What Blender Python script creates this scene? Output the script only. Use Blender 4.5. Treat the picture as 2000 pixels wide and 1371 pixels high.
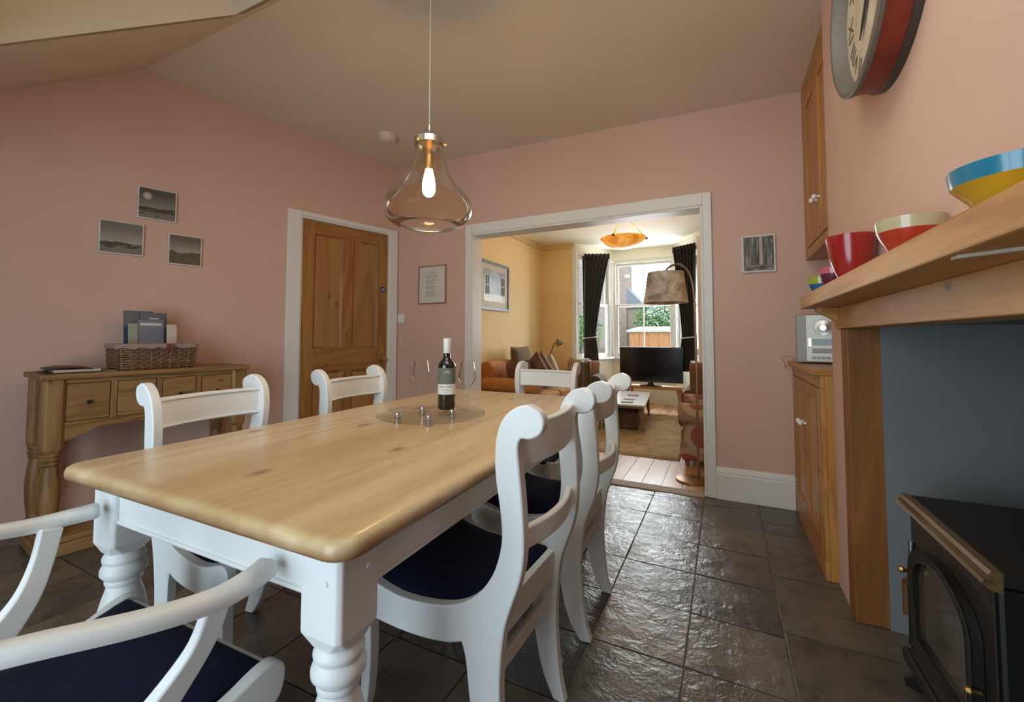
import bpy, math, random
from mathutils import Vector, Matrix
random.seed(7)
for _o in list(bpy.data.objects): bpy.data.objects.remove(_o)
S = bpy.context.scene
COL = S.collection
PI = math.pi

# ------------------------------------------------------------------ camera
cam_d = bpy.data.cameras.new('camera'); cam = bpy.data.objects.new('camera', cam_d); COL.objects.link(cam)
_yaw, _pit, _rol = -0.460755, 0.0444674, 0.0012672
_f = Vector((math.sin(_yaw)*math.cos(_pit), math.cos(_yaw)*math.cos(_pit), math.sin(_pit)))
_r = Vector((math.cos(_yaw), -math.sin(_yaw), 0)); _u = _r.cross(_f)
_r2 = _r*math.cos(_rol)+_u*math.sin(_rol); _u2 = -_r*math.sin(_rol)+_u*math.cos(_rol)
_m = Matrix.Identity(4)
for _i in range(3):
    _m[_i][0], _m[_i][1], _m[_i][2] = _r2[_i], _u2[_i], -_f[_i]
_m.translation = (0, 0, 1.10)
cam.matrix_world = _m
cam_d.sensor_fit = 'HORIZONTAL'; cam_d.sensor_width = 36; cam_d.lens = 831.05/2000*36
cam_d.shift_y = -(685.5-622.27)/2000; cam_d.clip_start = 0.02; cam_d.clip_end = 300
S.camera = cam

# ------------------------------------------------------------------ world, daylight, exposure
world = bpy.data.worlds.new('overcast_sky'); S.world = world; world.use_nodes = True
_bg = world.node_tree.nodes['Background']; _bg.inputs[0].default_value = (0.76, 0.89, 1.0, 1); _bg.inputs[1].default_value = 5.0
S.view_settings.view_transform = 'Standard'; S.view_settings.look = 'None'
S.view_settings.exposure = 0.0; S.view_settings.gamma = 1.0; S.view_settings.use_curve_mapping = False
S.cycles.use_denoising = True
S.cycles.use_adaptive_sampling = True; S.cycles.adaptive_threshold = 0.025
S.cycles.max_bounces = 9; S.cycles.diffuse_bounces = 5; S.cycles.glossy_bounces = 4
S.cycles.transparent_max_bounces = 16; S.cycles.transmission_bounces = 8
S.cycles.sample_clamp_indirect = 6.0; S.cycles.caustics_reflective = False; S.cycles.caustics_refractive = False

def area(name, loc, direction, sx, sy, power, color):
    l = bpy.data.lights.new(name, 'AREA'); l.shape = 'RECTANGLE'; l.size = sx; l.size_y = sy
    l.energy = power; l.color = color
    o = bpy.data.objects.new(name, l); COL.objects.link(o); o.location = loc
    o.rotation_euler = Vector(direction).to_track_quat('-Z', 'Z').to_euler()
    return o
# daylight falling through the roof light, the glazed rear wall and the bay window
area('daylight_bay', (-1.2, 7.75, 1.7), (0, -1, -0.12), 1.9, 1.6, 150, (0.97, 0.98, 1.0))
area('daylight_rear_glazing', (-1.1, -1.14, 1.07), (0, 1, 0), 1.5, 1.75, 15, (0.72, 0.88, 1.0))
# portals guide the sky's own light through the openings; they emit nothing themselves
area('portal_roof_light', (-1.85, 0.66, 2.70), (0, 0.586, -0.81), 1.5, 1.1, 1, (1, 1, 1)).data.cycles.is_portal = True
area('portal_added_roof_light', (-0.30, 0.66, 2.66), (0, 0.586, -0.81), 1.3, 1.1, 1, (1, 1, 1)).data.cycles.is_portal = True
area('portal_rear_glazing', (-1.1, -1.12, 1.07), (0, 1, 0), 1.7, 2.0, 1, (1, 1, 1)).data.cycles.is_portal = True
area('portal_bay', (-1.2, 7.62, 1.6), (0, -1, 0), 2.2, 1.9, 1, (1, 1, 1)).data.cycles.is_portal = True

# ------------------------------------------------------------------ helpers
def cr(pts, n=4, closed=False):
    """Catmull-Rom through points of any dimension."""
    P = [Vector(p) for p in pts]; N = len(P); out = []
    rng = range(N) if closed else range(N-1)
    for i in rng:
        if closed: a, b, c, d = P[(i-1) % N], P[i], P[(i+1) % N], P[(i+2) % N]
        else: a, b, c, d = P[max(i-1, 0)], P[i], P[i+1], P[min(i+2, N-1)]
        for k in range(n):
            t = k/n
            out.append(0.5*((2*b)+(c-a)*t+(2*a-5*b+4*c-d)*t*t+(3*b-a-3*c+d)*t**3))
    if not closed: out.append(P[-1].copy())
    return out

class MB:
    def __init__(self): self.v = []; self.f = []; self.mi = []
    def add(self, vs, fs, M=None, mi=0):
        k = len(self.v)
        self.v += [tuple(M @ Vector(p)) if M is not None else tuple(p) for p in vs]
        self.f += [tuple(i+k for i in f) for f in fs]; self.mi += [mi]*len(fs)
        return self
    def box(self, x0, x1, y0, y1, z0, z1, M=None, mi=0):
        vs = [(x0,y0,z0),(x1,y0,z0),(x1,y1,z0),(x0,y1,z0),(x0,y0,z1),(x1,y0,z1),(x1,y1,z1),(x0,y1,z1)]
        return self.add(vs, [(0,3,2,1),(4,5,6,7),(0,1,5,4),(1,2,6,5),(2,3,7,6),(3,0,4,7)], M, mi)
    def prism(self, poly, a, b, axis='x', M=None, mi=0):
        """poly in the plane across axis: x -> (y,z), y -> (x,z), z -> (x,y)"""
        def pt(p, w): return {'x': (w, p[0], p[1]), 'y': (p[0], w, p[1]), 'z': (p[0], p[1], w)}[axis]
        n = len(poly); vs = [pt(p, a) for p in poly]+[pt(p, b) for p in poly]
        fs = [tuple(range(n))[::-1], tuple(range(n, 2*n))]+[(i, (i+1) % n, n+(i+1) % n, n+i) for i in range(n)]
        return self.add(vs, fs, M, mi)
    def lathe(self, prof, n=24, c=(0,0,0), axis='z', M=None, caps=True, mi=0):
        vs = []; fs = []; m = len(prof)
        for r, z in prof:
            for k in range(n):
                a = 2*PI*k/n; x, y = r*math.cos(a), r*math.sin(a)
                p = {'z': (x, y, z), 'y': (x, z, y), 'x': (z, x, y)}[axis]
                vs.append((p[0]+c[0], p[1]+c[1], p[2]+c[2]))
        for i in range(m-1):
            for k in range(n):
                fs.append((i*n+k, i*n+(k+1) % n, (i+1)*n+(k+1) % n, (i+1)*n+k))
        if caps:
            if prof[0][0] > 1e-5: fs.append(tuple(range(n))[::-1])
            if prof[-1][0] > 1e-5: fs.append(tuple(range((m-1)*n, m*n)))
        return self.add(vs, fs, M, mi)
    def loft(self, rings, caps=True, closed=True, mi=0):
        n = len(rings[0]); vs = [p for r in rings for p in r]; fs = []
        for i in range(len(rings)-1):
            for k in range(n if closed else n-1):
                fs.append((i*n+k, i*n+(k+1) % n, (i+1)*n+(k+1) % n, (i+1)*n+k))
        if caps and closed: fs += [tuple(range(n))[::-1], tuple(range((len(rings)-1)*n, len(rings)*n))]
        return self.add(vs, fs, None, mi)
    def sweep(self, path, prof, up=(0,0,1), scale=None, caps=True):
        """prof [(a,b)] : a across (up x tangent), b along up"""
        P = [Vector(p) for p in path]; rings = []; up = Vector(up)
        for i, p in enumerate(P):
            t = (P[min(i+1, len(P)-1)]-P[max(i-1, 0)]).normalized()
            s = up.cross(t)
            s = s.normalized() if s.length > 1e-5 else Vector((1, 0, 0))
            w = t.cross(s); k = scale[i] if scale else 1
            rings.append([tuple(p+s*a*k+w*b*k) for a, b in prof])
        return self.loft(rings, caps)
    def tube(self, path, r, n=8, caps=True):
        P = [Vector(p) for p in path]; rr = r if isinstance(r, (list, tuple)) else [r]*len(P)
        t0 = (P[1]-P[0]).normalized(); s = t0.orthogonal().normalized(); rings = []
        for i, p in enumerate(P):
            t = (P[min(i+1, len(P)-1)]-P[max(i-1, 0)]).normalized()
            s = (s-t*s.dot(t)); s = s.normalized() if s.length > 1e-6 else t.orthogonal().normalized()
            w = t.cross(s)
            rings.append([tuple(p+(s*math.cos(2*PI*k/n)+w*math.sin(2*PI*k/n))*rr[i]) for k in range(n)])
        return self.loft(rings, caps)
    def grid(self, fn, nu, nv, mi=0):
        vs = [fn(i/nu, j/nv) for j in range(nv+1) for i in range(nu+1)]
        fs = [(j*(nu+1)+i, j*(nu+1)+i+1, (j+1)*(nu+1)+i+1, (j+1)*(nu+1)+i) for j in range(nv) for i in range(nu)]
        return self.add(vs, fs, None, mi)
    def mesh(self, name, smooth=True, ang=38):
        me = bpy.data.meshes.new(name); me.from_pydata(self.v, [], self.f); me.update()
        if smooth:
            me.polygons.foreach_set('use_smooth', [True]*len(me.polygons)); me.set_sharp_from_angle(angle=math.radians(ang))
        return me
    def build(self, name, mat, parent=None, smooth=True, bevel=0, seg=2, sub=0, loc=None, rot=None, ang=38, solid=0):
        me = self.mesh(name, smooth, ang)
        for mm in (mat if isinstance(mat, (list, tuple)) else [mat]): me.materials.append(mm)
        if isinstance(mat, (list, tuple)): me.polygons.foreach_set('material_index', self.mi)
        o = bpy.data.objects.new(name, me); COL.objects.link(o)
        if parent: o.parent = parent
        if loc: o.location = loc
        if rot: o.rotation_euler = rot
        if solid:
            s = o.modifiers.new('solid', 'SOLIDIFY'); s.thickness = solid; s.offset = 0
        if bevel:
            b = o.modifiers.new('bevel', 'BEVEL'); b.width = bevel; b.segments = seg; b.limit_method = 'ANGLE'; b.angle_limit = math.radians(35)
        if sub:
            s = o.modifiers.new('sub', 'SUBSURF'); s.levels = sub; s.render_levels = sub
        return o

def tag(o, label=None, cat=None, group=None, kind=None):
    if label: o['label'] = label
    if cat: o['category'] = cat
    if group: o['group'] = group
    if kind: o['kind'] = kind
    return o
def thing(name, label, cat, loc=(0,0,0), rotz=0, group=None):
    o = bpy.data.objects.new(name, None); COL.objects.link(o); o.empty_display_size = 0.1
    o.location = loc; o.rotation_euler = (0, 0, rotz)
    return tag(o, label, cat, group)
def dup(root, loc, rotz, label=None, group=None):
    r = root.copy(); COL.objects.link(r); r.location = loc; r.rotation_euler = (0, 0, rotz)
    if label: r['label'] = label
    if group: r['group'] = group
    for ch in list(root.children):
        c = ch.copy(); COL.objects.link(c); c.parent = r
        for g in list(ch.children):
            d = g.copy(); COL.objects.link(d); d.parent = c
    return r
def text_mesh(s, size, extrude=0.0005):
    c = bpy.data.curves.new('lettering', 'FONT'); c.body = s; c.size = size; c.extrude = extrude
    c.align_x = 'CENTER'; c.align_y = 'CENTER'; c.resolution_u = 2
    o = bpy.data.objects.new('lettering', c); COL.objects.link(o)
    bpy.context.view_layer.update()
    me = bpy.data.meshes.new_from_object(o.evaluated_get(bpy.context.evaluated_depsgraph_get()))
    vs = [tuple(v.co) for v in me.vertices]; fs = [tuple(p.vertices) for p in me.polygons]
    bpy.data.objects.remove(o); bpy.data.curves.remove(c); bpy.data.meshes.remove(me)
    return vs, fs

# ------------------------------------------------------------------ materials
class N:
    def __init__(self, name):
        self.m = bpy.data.materials.new(name); self.m.use_nodes = True; self.t = self.m.node_tree
        self.b = self.t.nodes['Principled BSDF']; self.out = self.t.nodes['Material Output']
    def n(self, typ, **kw):
        x = self.t.nodes.new('ShaderNode'+typ)
        for k, v in kw.items():
            if k in x.inputs.keys() if isinstance(k, str) else False: pass
            setattr(x, k, v)
        return x
    def l(self, a, b): self.t.links.new(a, b)
    def set(self, x, **kw):
        for k, v in kw.items(): x.inputs[k.replace('_', ' ')].default_value = v
        return x
    def coord(self, kind='Object', scale=(1,1,1), rot=(0,0,0), loc=(0,0,0)):
        tc = self.n('TexCoord'); mp = self.n('Mapping')
        mp.inputs['Scale'].default_value = scale; mp.inputs['Rotation'].default_value = rot; mp.inputs['Location'].default_value = loc
        self.l(tc.outputs[kind], mp.inputs['Vector']); return mp.outputs['Vector']
    def world(self, scale=(1,1,1)):
        g = self.n('NewGeometry'); mp = self.n('Mapping'); mp.inputs['Scale'].default_value = scale
        self.l(g.outputs['Position'], mp.inputs['Vector']); return mp.outputs['Vector']
    def noise(self, vec, scale=5, detail=3, rough=0.5, dist=0):
        x = self.n('TexNoise'); self.l(vec, x.inputs['Vector'])
        x.inputs['Scale'].default_value = scale; x.inputs['Detail'].default_value = detail
        x.inputs['Roughness'].default_value = rough; x.inputs['Distortion'].default_value = dist; return x.outputs['Fac']
    def ramp(self, fac, stops):
        x = self.n('ValToRGB'); self.l(fac, x.inputs['Fac']); e = x.color_ramp.elements
        while len(e) < len(stops): e.new(0.5)
        for i, (p, c) in enumerate(stops): e[i].position = p; e[i].color = (*c, 1) if len(c) == 3 else c
        return x.outputs['Color']
    def math(self, op, a, b=None, clamp=False):
        x = self.n('Math'); x.operation = op; x.use_clamp = clamp
        for i, v in enumerate((a, b)):
            if v is None: continue
            if isinstance(v, (int, float)): x.inputs[i].default_value = v
            else: self.l(v, x.inputs[i])
        return x.outputs[0]
    def mix(self, fac, a, b, typ='MIX'):
        x = self.n('MixRGB'); x.blend_type = typ
        for k, v in (('Fac', fac), ('Color1', a), ('Color2', b)):
            if isinstance(v, (int, float)): x.inputs[k].default_value = v
            elif isinstance(v, tuple): x.inputs[k].default_value = (*v, 1) if len(v) == 3 else v
            else: self.l(v, x.inputs[k])
        return x.outputs[0]
    def bump(self, h, strength=0.2, dist=0.01):
        x = self.n('Bump'); x.inputs['Strength'].default_value = strength; x.inputs['Distance'].default_value = dist
        self.l(h, x.inputs['Height']); self.l(x.outputs[0], self.b.inputs['Normal'])
    def col(self, c):
        if isinstance(c, tuple): self.b.inputs['Base Color'].default_value = (*c, 1)
        else: self.l(c, self.b.inputs['Base Color'])
    def p(self, rough=0.5, metal=0, spec=0.5, coat=0, coat_rough=0.1, sheen=0):
        b = self.b.inputs; b['Roughness'].default_value = rough; b['Metallic'].default_value = metal
        b['Specular IOR Level'].default_value = spec; b['Coat Weight'].default_value = coat; b['Coat Roughness'].default_value = coat_rough
        b['Sheen Weight'].default_value = sheen
        return self
def paint(name, c, rough=0.6, var=0.06, bump=0.06, scale=60, bscale=None, spec=0.4):
    n = N(name); v = n.coord(); f = n.noise(v, scale*0.05, 3)
    n.col(n.ramp(f, [(0.3, tuple(x*(1-var) for x in c)), (0.7, tuple(min(1, x*(1+var)) for x in c))]))
    n.bump(n.noise(v, bscale or scale*4, 4), bump, 0.004); n.p(rough, spec=spec); return n.m
def plain(name, c, rough=0.5, metal=0, spec=0.5, coat=0):
    n = N(name); v = n.coord(); f = n.noise(v, 30, 3)
    n.col(n.ramp(f, [(0.2, tuple(x*0.93 for x in c)), (0.8, tuple(min(1, x*1.05) for x in c))])); n.p(rough, metal, spec, coat); return n.m
def wood(name, dark, mid, light, axis='x', scale=1.0, rough=0.42, ring=9, knots=0.0, coat=0.0, bump=0.08, seedobj=True, kcol=None):
    n = N(name)
    st = {'x': (0.10, 1, 1), 'y': (1, 0.10, 1), 'z': (1, 1, 0.10)}[axis]
    v = n.coord('Object', tuple(scale*k for k in st))
    if seedobj:
        oi = n.n('ObjectInfo'); va = n.n('VectorMath'); va.operation = 'ADD'; n.l(v, va.inputs[0])
        cx = n.n('CombineXYZ'); r7 = n.math('MULTIPLY', oi.outputs['Random'], 9.0)
        for k in range(3): n.l(r7, cx.inputs[k])
        n.l(cx.outputs[0], va.inputs[1]); v = va.outputs[0]
    big = n.noise(v, ring*0.55, 2, 0.5, 0.6)
    rings = n.math('SINE', n.math('MULTIPLY', big, 42.0)); rings = n.math('MULTIPLY_ADD', rings, 0.5); 
    rings.node.inputs[2].default_value = 0.5
    fine = n.noise(v, ring*9, 4, 0.65, 0.2)
    f = n.math('ADD', n.math('MULTIPLY', rings, 0.38), n.math('MULTIPLY', fine, 0.62))
    c = n.ramp(f, [(0.22, dark), (0.48, mid), (0.78, light)])
    tone = n.noise(v, ring*0.35, 2)
    c = n.mix(0.35, c, n.ramp(tone, [(0.3, dark), (0.7, light)]), 'MIX')
    if knots:
        vk = n.coord('Object', tuple(3.2*scale*k for k in {'x': (0.55, 0.0, 1), 'y': (1, 0.55, 0.0), 'z': (1, 0.0, 0.55)}[axis]))
        sk_ = n.n('SeparateXYZ'); n.l(vk, sk_.inputs[0]); ck_ = n.n('CombineXYZ'); n.l(sk_.outputs[0], ck_.inputs[0]); n.l(sk_.outputs[1 if axis == 'y' else 2], ck_.inputs[1])
        vo = n.n('TexVoronoi'); vo.voronoi_dimensions = '2D'; n.l(ck_.outputs[0], vo.inputs['Vector']); vo.inputs['Scale'].default_value = 1.0
        km = n.ramp(vo.outputs['Distance'], [(0.015*knots, (1,1,1)), (0.07*knots, (0,0,0))])
        c = n.mix(n.math('MULTIPLY', km, 0.75), c, kcol or tuple(x*0.45 for x in dark))
    n.col(c); n.bump(f, bump, 0.002); n.p(rough, coat=coat, coat_rough=0.18); return n.m
def glass(name, tint=(1,1,1), ior=0.12, rough=0.02, boost=1.0):
    n = N(name); t = n.t; t.nodes.remove(n.b)
    tr = n.n('BsdfTransparent'); tr.inputs[0].default_value = (*tint, 1)
    gl = n.n('BsdfGlossy'); gl.inputs['Roughness'].default_value = rough
    lw = n.n('LayerWeight'); lw.inputs['Blend'].default_value = ior
    mx = n.n('MixShader'); n.l(n.math('MULTIPLY', lw.outputs['Fresnel'], boost, True), mx.inputs[0]); n.l(tr.outputs[0], mx.inputs[1]); n.l(gl.outputs[0], mx.inputs[2])
    n.l(mx.outputs[0], n.out.inputs['Surface']); return n.m
def emit(name, c, s):
    n = N(name); n.t.nodes.remove(n.b); e = n.n('Emission'); e.inputs[0].default_value = (*c, 1); e.inputs[1].default_value = s
    n.l(e.outputs[0], n.out.inputs['Surface']); return n.m
def fabric(name, c, c2=None, rough=0.9, scale=400, sheen=0.15, pscale=12):
    n = N(name); v = n.coord(); f = n.noise(v, pscale, 4); c2 = c2 or tuple(x*0.8 for x in c)
    n.col(n.ramp(f, [(0.3, c2), (0.7, c)])); n.bump(n.noise(v, scale, 2), 0.25, 0.003); n.p(rough, sheen=sheen, spec=0.2); return n.m

M = {}
M['pink'] = paint('pink_plaster', (0.67, 0.452, 0.372), 0.75, 0.03, 0.05, 40)
M['cream'] = paint('cream_ceiling_paint', (0.74, 0.66, 0.54), 0.8, 0.03, 0.05, 40)
M['yellow'] = paint('yellow_plaster', (0.84, 0.64, 0.34), 0.75, 0.03, 0.04, 40)
M['livceil'] = paint('pale_cream_paint', (0.86, 0.82, 0.70), 0.8, 0.02, 0.03, 40)
M['white'] = paint('white_gloss_paint', (0.80, 0.79, 0.76), 0.4, 0.02, 0.03, 40)
M['chairwhite'] = paint('white_eggshell_paint', (0.82, 0.83, 0.83), 0.38, 0.03, 0.10, 60, 45)
M['bluegrey'] = paint('blue_grey_paint', (0.215, 0.222, 0.229), 0.8, 0.06, 0.15, 40)
M['pine_table'] = wood('waxed_pine', (0.50, 0.32, 0.15), (0.64, 0.46, 0.25), (0.74, 0.58, 0.36), 'y', 1.0, 0.36, 5.5, 1.15, 0.25, 0.05, False, (0.22, 0.09, 0.03))
M['pine_x'] = wood('orange_pine', (0.31, 0.12, 0.025), (0.46, 0.20, 0.045), (0.58, 0.28, 0.08), 'x', 1.3, 0.42, 7, 0.8, 0.1, 0.05)
M['pine_z'] = wood('orange_pine_upright', (0.31, 0.12, 0.025), (0.46, 0.20, 0.045), (0.58, 0.28, 0.08), 'z', 1.3, 0.42, 7, 0.8, 0.1, 0.05)
M['pine_panel'] = wood('pale_pine_panel', (0.38, 0.18, 0.05), (0.52, 0.26, 0.08), (0.60, 0.33, 0.11), 'z', 1.0, 0.45, 5, 1.0, 0.1, 0.04)
M['door_x'] = wood('stripped_door_pine', (0.22, 0.085, 0.018), (0.34, 0.145, 0.032), (0.44, 0.21, 0.06), 'x', 1.3, 0.5, 7, 0.8, 0.0, 0.05)
M['door_z'] = wood('stripped_door_pine_upright', (0.22, 0.085, 0.018), (0.34, 0.145, 0.032), (0.44, 0.21, 0.06), 'z', 1.3, 0.5, 7, 0.8, 0.0, 0.05)
M['door_panel'] = wood('stripped_door_panel', (0.29, 0.13, 0.034), (0.40, 0.19, 0.055), (0.47, 0.245, 0.078), 'z', 1.0, 0.5, 5, 1.0, 0.0, 0.04)
M['oak_x'] = wood('oiled_beam', (0.33, 0.135, 0.033), (0.55, 0.26, 0.072), (0.68, 0.37, 0.125), 'x', 1.0, 0.5, 8, 0.7, 0, 0.12)
M['oak_z'] = wood('oiled_post', (0.17, 0.062, 0.014), (0.28, 0.105, 0.024), (0.37, 0.15, 0.04), 'z', 1.0, 0.5, 8, 0.7, 0, 0.12)
M['console_x'] = wood('rustic_mango_wood', (0.15, 0.07, 0.022), (0.28, 0.145, 0.05), (0.38, 0.22, 0.09), 'x', 1.6, 0.5, 8, 1.0, 0, 0.12)
M['console_z'] = wood('rustic_mango_wood_upright', (0.15, 0.07, 0.022), (0.28, 0.145, 0.05), (0.38, 0.22, 0.09), 'z', 1.6, 0.5, 8, 1.0, 0, 0.12)
M['boards'] = wood('stripped_floorboard', (0.36, 0.18, 0.08), (0.50, 0.28, 0.14), (0.60, 0.37, 0.20), 'y', 1.0, 0.5, 6, 0.6, 0.2, 0.05)
M['greyboard'] = wood('grey_threshold_oak', (0.22, 0.16, 0.11), (0.33, 0.25, 0.18), (0.40, 0.31, 0.23), 'x', 1.0, 0.7, 7, 0.5, 0.0, 0.05)
M['chrome'] = plain('brushed_chrome', (0.72, 0.70, 0.66), 0.22, 1.0)
M['steel'] = plain('satin_steel', (0.62, 0.62, 0.62), 0.3, 1.0)
M['black'] = plain('black_plastic', (0.012, 0.012, 0.014), 0.3)
M['screen'] = plain('dark_screen_glass', (0.006, 0.006, 0.008), 0.12)
M['navy'] = fabric('navy_wool', (0.006, 0.008, 0.030), (0.004, 0.005, 0.018), 0.95, 700, 0.02, 60)
M['porcelain'] = plain('white_porcelain', (0.85, 0.83, 0.80), 0.2, 0, 0.5, 0.5)
M['pane'] = glass('window_glass', (0.93, 0.96, 0.96), 0.08)
M['plastic_white'] = plain('white_plastic', (0.80, 0.78, 0.74), 0.4)
M['brass'] = plain('aged_brass', (0.55, 0.36, 0.14), 0.35, 1.0)

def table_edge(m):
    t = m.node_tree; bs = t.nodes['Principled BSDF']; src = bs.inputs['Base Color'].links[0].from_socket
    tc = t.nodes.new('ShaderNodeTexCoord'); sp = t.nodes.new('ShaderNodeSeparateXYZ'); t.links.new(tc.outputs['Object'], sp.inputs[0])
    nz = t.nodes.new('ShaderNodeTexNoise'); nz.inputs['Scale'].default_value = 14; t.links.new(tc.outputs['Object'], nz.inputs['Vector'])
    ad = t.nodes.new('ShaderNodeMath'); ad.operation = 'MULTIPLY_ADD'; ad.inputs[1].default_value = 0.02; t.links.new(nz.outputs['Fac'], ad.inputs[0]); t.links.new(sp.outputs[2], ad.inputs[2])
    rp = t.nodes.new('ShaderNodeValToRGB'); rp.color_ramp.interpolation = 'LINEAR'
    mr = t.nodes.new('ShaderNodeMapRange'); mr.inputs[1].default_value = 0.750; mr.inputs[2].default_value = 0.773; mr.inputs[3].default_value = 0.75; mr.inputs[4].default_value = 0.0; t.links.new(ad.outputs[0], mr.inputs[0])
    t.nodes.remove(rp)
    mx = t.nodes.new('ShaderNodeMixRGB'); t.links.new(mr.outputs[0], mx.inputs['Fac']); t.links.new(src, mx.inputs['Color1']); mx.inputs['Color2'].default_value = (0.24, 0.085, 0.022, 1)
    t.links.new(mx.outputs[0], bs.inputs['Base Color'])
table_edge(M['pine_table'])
def slate():
    n = N('riven_slate'); oi = n.n('ObjectInfo'); r = oi.outputs['Random']
    v = n.world(); va = n.n('VectorMath'); va.operation = 'ADD'; n.l(v, va.inputs[0])
    cx = n.n('CombineXYZ'); n.l(n.math('MULTIPLY', r, 31.0), cx.inputs[0]); n.l(n.math('MULTIPLY', r, 17.0), cx.inputs[1]); n.l(cx.outputs[0], va.inputs[1]); v = va.outputs[0]
    base = n.ramp(r, [(0.0, (0.075, 0.069, 0.060)), (0.3, (0.125, 0.098, 0.072)), (0.5, (0.095, 0.092, 0.080)), (0.7, (0.155, 0.120, 0.085)), (0.86, (0.090, 0.092, 0.094)), (1.0, (0.175, 0.130, 0.088))])
    f = n.noise(v, 5, 6, 0.6, 0.8)
    c = n.mix(0.75, base, n.ramp(f, [(0.25, (0.35, 0.35, 0.38)), (0.5, (1, 1, 1)), (0.75, (1.5, 1.3, 1.0))]), 'MULTIPLY')
    rust = n.ramp(n.noise(v, 2.2, 4, 0.6, 1.2), [(0.58, (0, 0, 0)), (0.75, (1, 1, 1))])
    c = n.mix(n.math('MULTIPLY', rust, 0.35), c, (0.16, 0.10, 0.05))
    n.col(c)
    st = n.n('Mapping'); st.inputs['Scale'].default_value = (1.0, 1.9, 1.0); st.inputs['Rotation'].default_value = (0, 0, 0.5); n.l(v, st.inputs['Vector'])
    lay = n.noise(st.outputs[0], 5.5, 5, 0.55, 1.6)
    step = n.math('SNAP', lay, 0.085)
    h = n.math('ADD', n.math('MULTIPLY', step, 1.0), n.math('ADD', n.math('MULTIPLY', n.noise(v, 16, 5, 0.6, 0.6), 0.45), n.math('MULTIPLY', n.noise(v, 70, 3), 0.10)))
    n.bump(h, 0.55, 0.024); n.p(0.34, spec=0.55)
    n.l(n.ramp(f, [(0.3, (0.20,)*3), (0.7, (0.40,)*3)]), n.b.inputs['Roughness'])
    return n.m
M['slate'] = slate()
M['grout'] = paint('dark_grout', (0.19, 0.165, 0.135), 0.85, 0.1, 0.2, 60)

# left wall runs at an angle: frame origin in the far corner, local x along the wall, local -y into the room
AW = 0.2636; WP = Vector((-2.925, 3.30, 0)); WT = Vector((math.sin(AW), math.cos(AW), 0)); WNn = Vector((math.cos(AW), -math.sin(AW), 0))
RW = PI/2-AW
def WL(s, z=0.0, off=0.0):
    p = WP+WT*s+WNn*off; return (p.x, p.y, z)
def ceil_z(x, y): return 2.852-0.025*x-0.035*y
YB = 3.30          # near face of the wall with the wide opening
XC = 0.445         # face of the chimney breast
TRIANGLES = 0

def structure(o, label=None):
    o['kind'] = 'structure'
    if label: o['label'] = label
    return o

# ---- slate floor
fl = MB().box(-4.3, 1.32, -1.1, YB+0.02, -0.12, -0.008).build('floor', M['grout'], smooth=False)
structure(fl, 'dark slate tiled dining room floor')
PX, PY_ = 0.321, 0.3155
tile_variants = []
for k in range(6):
    rnd = random.Random(k); w, d = (PX-0.0065)/2, (PY_-0.0065)/2
    mb = MB(); top = []
    for j in range(4):
        for i in range(4):
            e = 0 if 0 < i < 3 and 0 < j < 3 else -0.0015
            top.append((-w+2*w*i/3+(rnd.uniform(-.0015, .0015) if i in (0, 3) else 0), -d+2*d*j/3+(rnd.uniform(-.0015, .0015) if j in (0, 3) else 0), rnd.uniform(-0.0015, 0.0015)+e))
    fs = [(j*4+i, j*4+i+1, (j+1)*4+i+1, (j+1)*4+i) for j in range(3) for i in range(3)]
    bot = [(-w, -d, -0.02), (w, -d, -0.02), (w, d, -0.02), (-w, d, -0.02)]
    fs += [(0, 16, 17, 3, 2, 1), (3, 17, 18, 15, 11, 7), (15, 18, 19, 12, 13, 14), (12, 19, 16, 0, 4, 8)]
    mb.add(top+bot, fs); me = mb.mesh('slate_tile'); me.materials.append(M['slate']); tile_variants.append(me)
def slate_tile(x, y, me, rz=0, sc=(1, 1, 1)):
    o = bpy.data.objects.new('slate_tile', me); COL.objects.link(o); o.parent = fl
    o.location = (x, y, random.uniform(-0.0012, 0.0012)); o.rotation_euler = (random.uniform(-.003, .003), random.uniform(-.003, .003), rz); o.scale = sc
xs = [-0.138+PX*(i+0.5) for i in range(-12, 2)]; ys = [3.155-PY_*(j+0.5) for j in range(-1, 15)]
for x in xs:
    for y in ys:
        if y > 3.2: sc = (1, 0.42, 1); yy = 3.155+0.0675
        else: sc = (1, 1, 1); yy = y
        if (Vector((x, yy, 0))-WP).dot(WNn) < -0.12 and True: continue
        if y < -0.5: continue
        if x > 0.18:
            continue
        slate_tile(x, yy, random.choice(tile_variants), random.choice((0, PI)), sc)
# column beside the cupboards and the big hearth slabs in front of the stove
for y0, y1, x0, x1 in ((3.0, 3.29, .187, .50), (2.845, 2.995, .187, .50), (2.36, 2.84, .187, .50), (1.93, 2.355, .187, .62), (1.31, 1.925, .187, .62), (.7, 1.305, .187, .62), (.1, .695, .187, .62)):
    slate_tile((x0+x1)/2, (y0+y1)/2, random.choice(tile_variants), 0, ((x1-x0)/(PX-0.003), (y1-y0)/(PY_-0.003), 1))
for y0, y1 in ((1.5, 2.13), (.9, 1.495)):
    slate_tile(0.95, (y0+y1)/2, random.choice(tile_variants), 0, (0.64/PX, (y1-y0)/PY_, 1))

# ---- far wall with the wide opening
OX0, OX1, OZ = -2.047, -0.120, 2.044; TB = 0.14
mb = MB().box(-3.3, OX0, YB, YB+TB, 0, 2.98).box(OX1, 1.32, YB, YB+TB, 0, 2.98).box(OX0, OX1, YB, YB+TB, OZ, 2.98)
structure(mb.build('wall_back', M['pink'], smooth=False), 'pink plastered wall with the wide opening')
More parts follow.
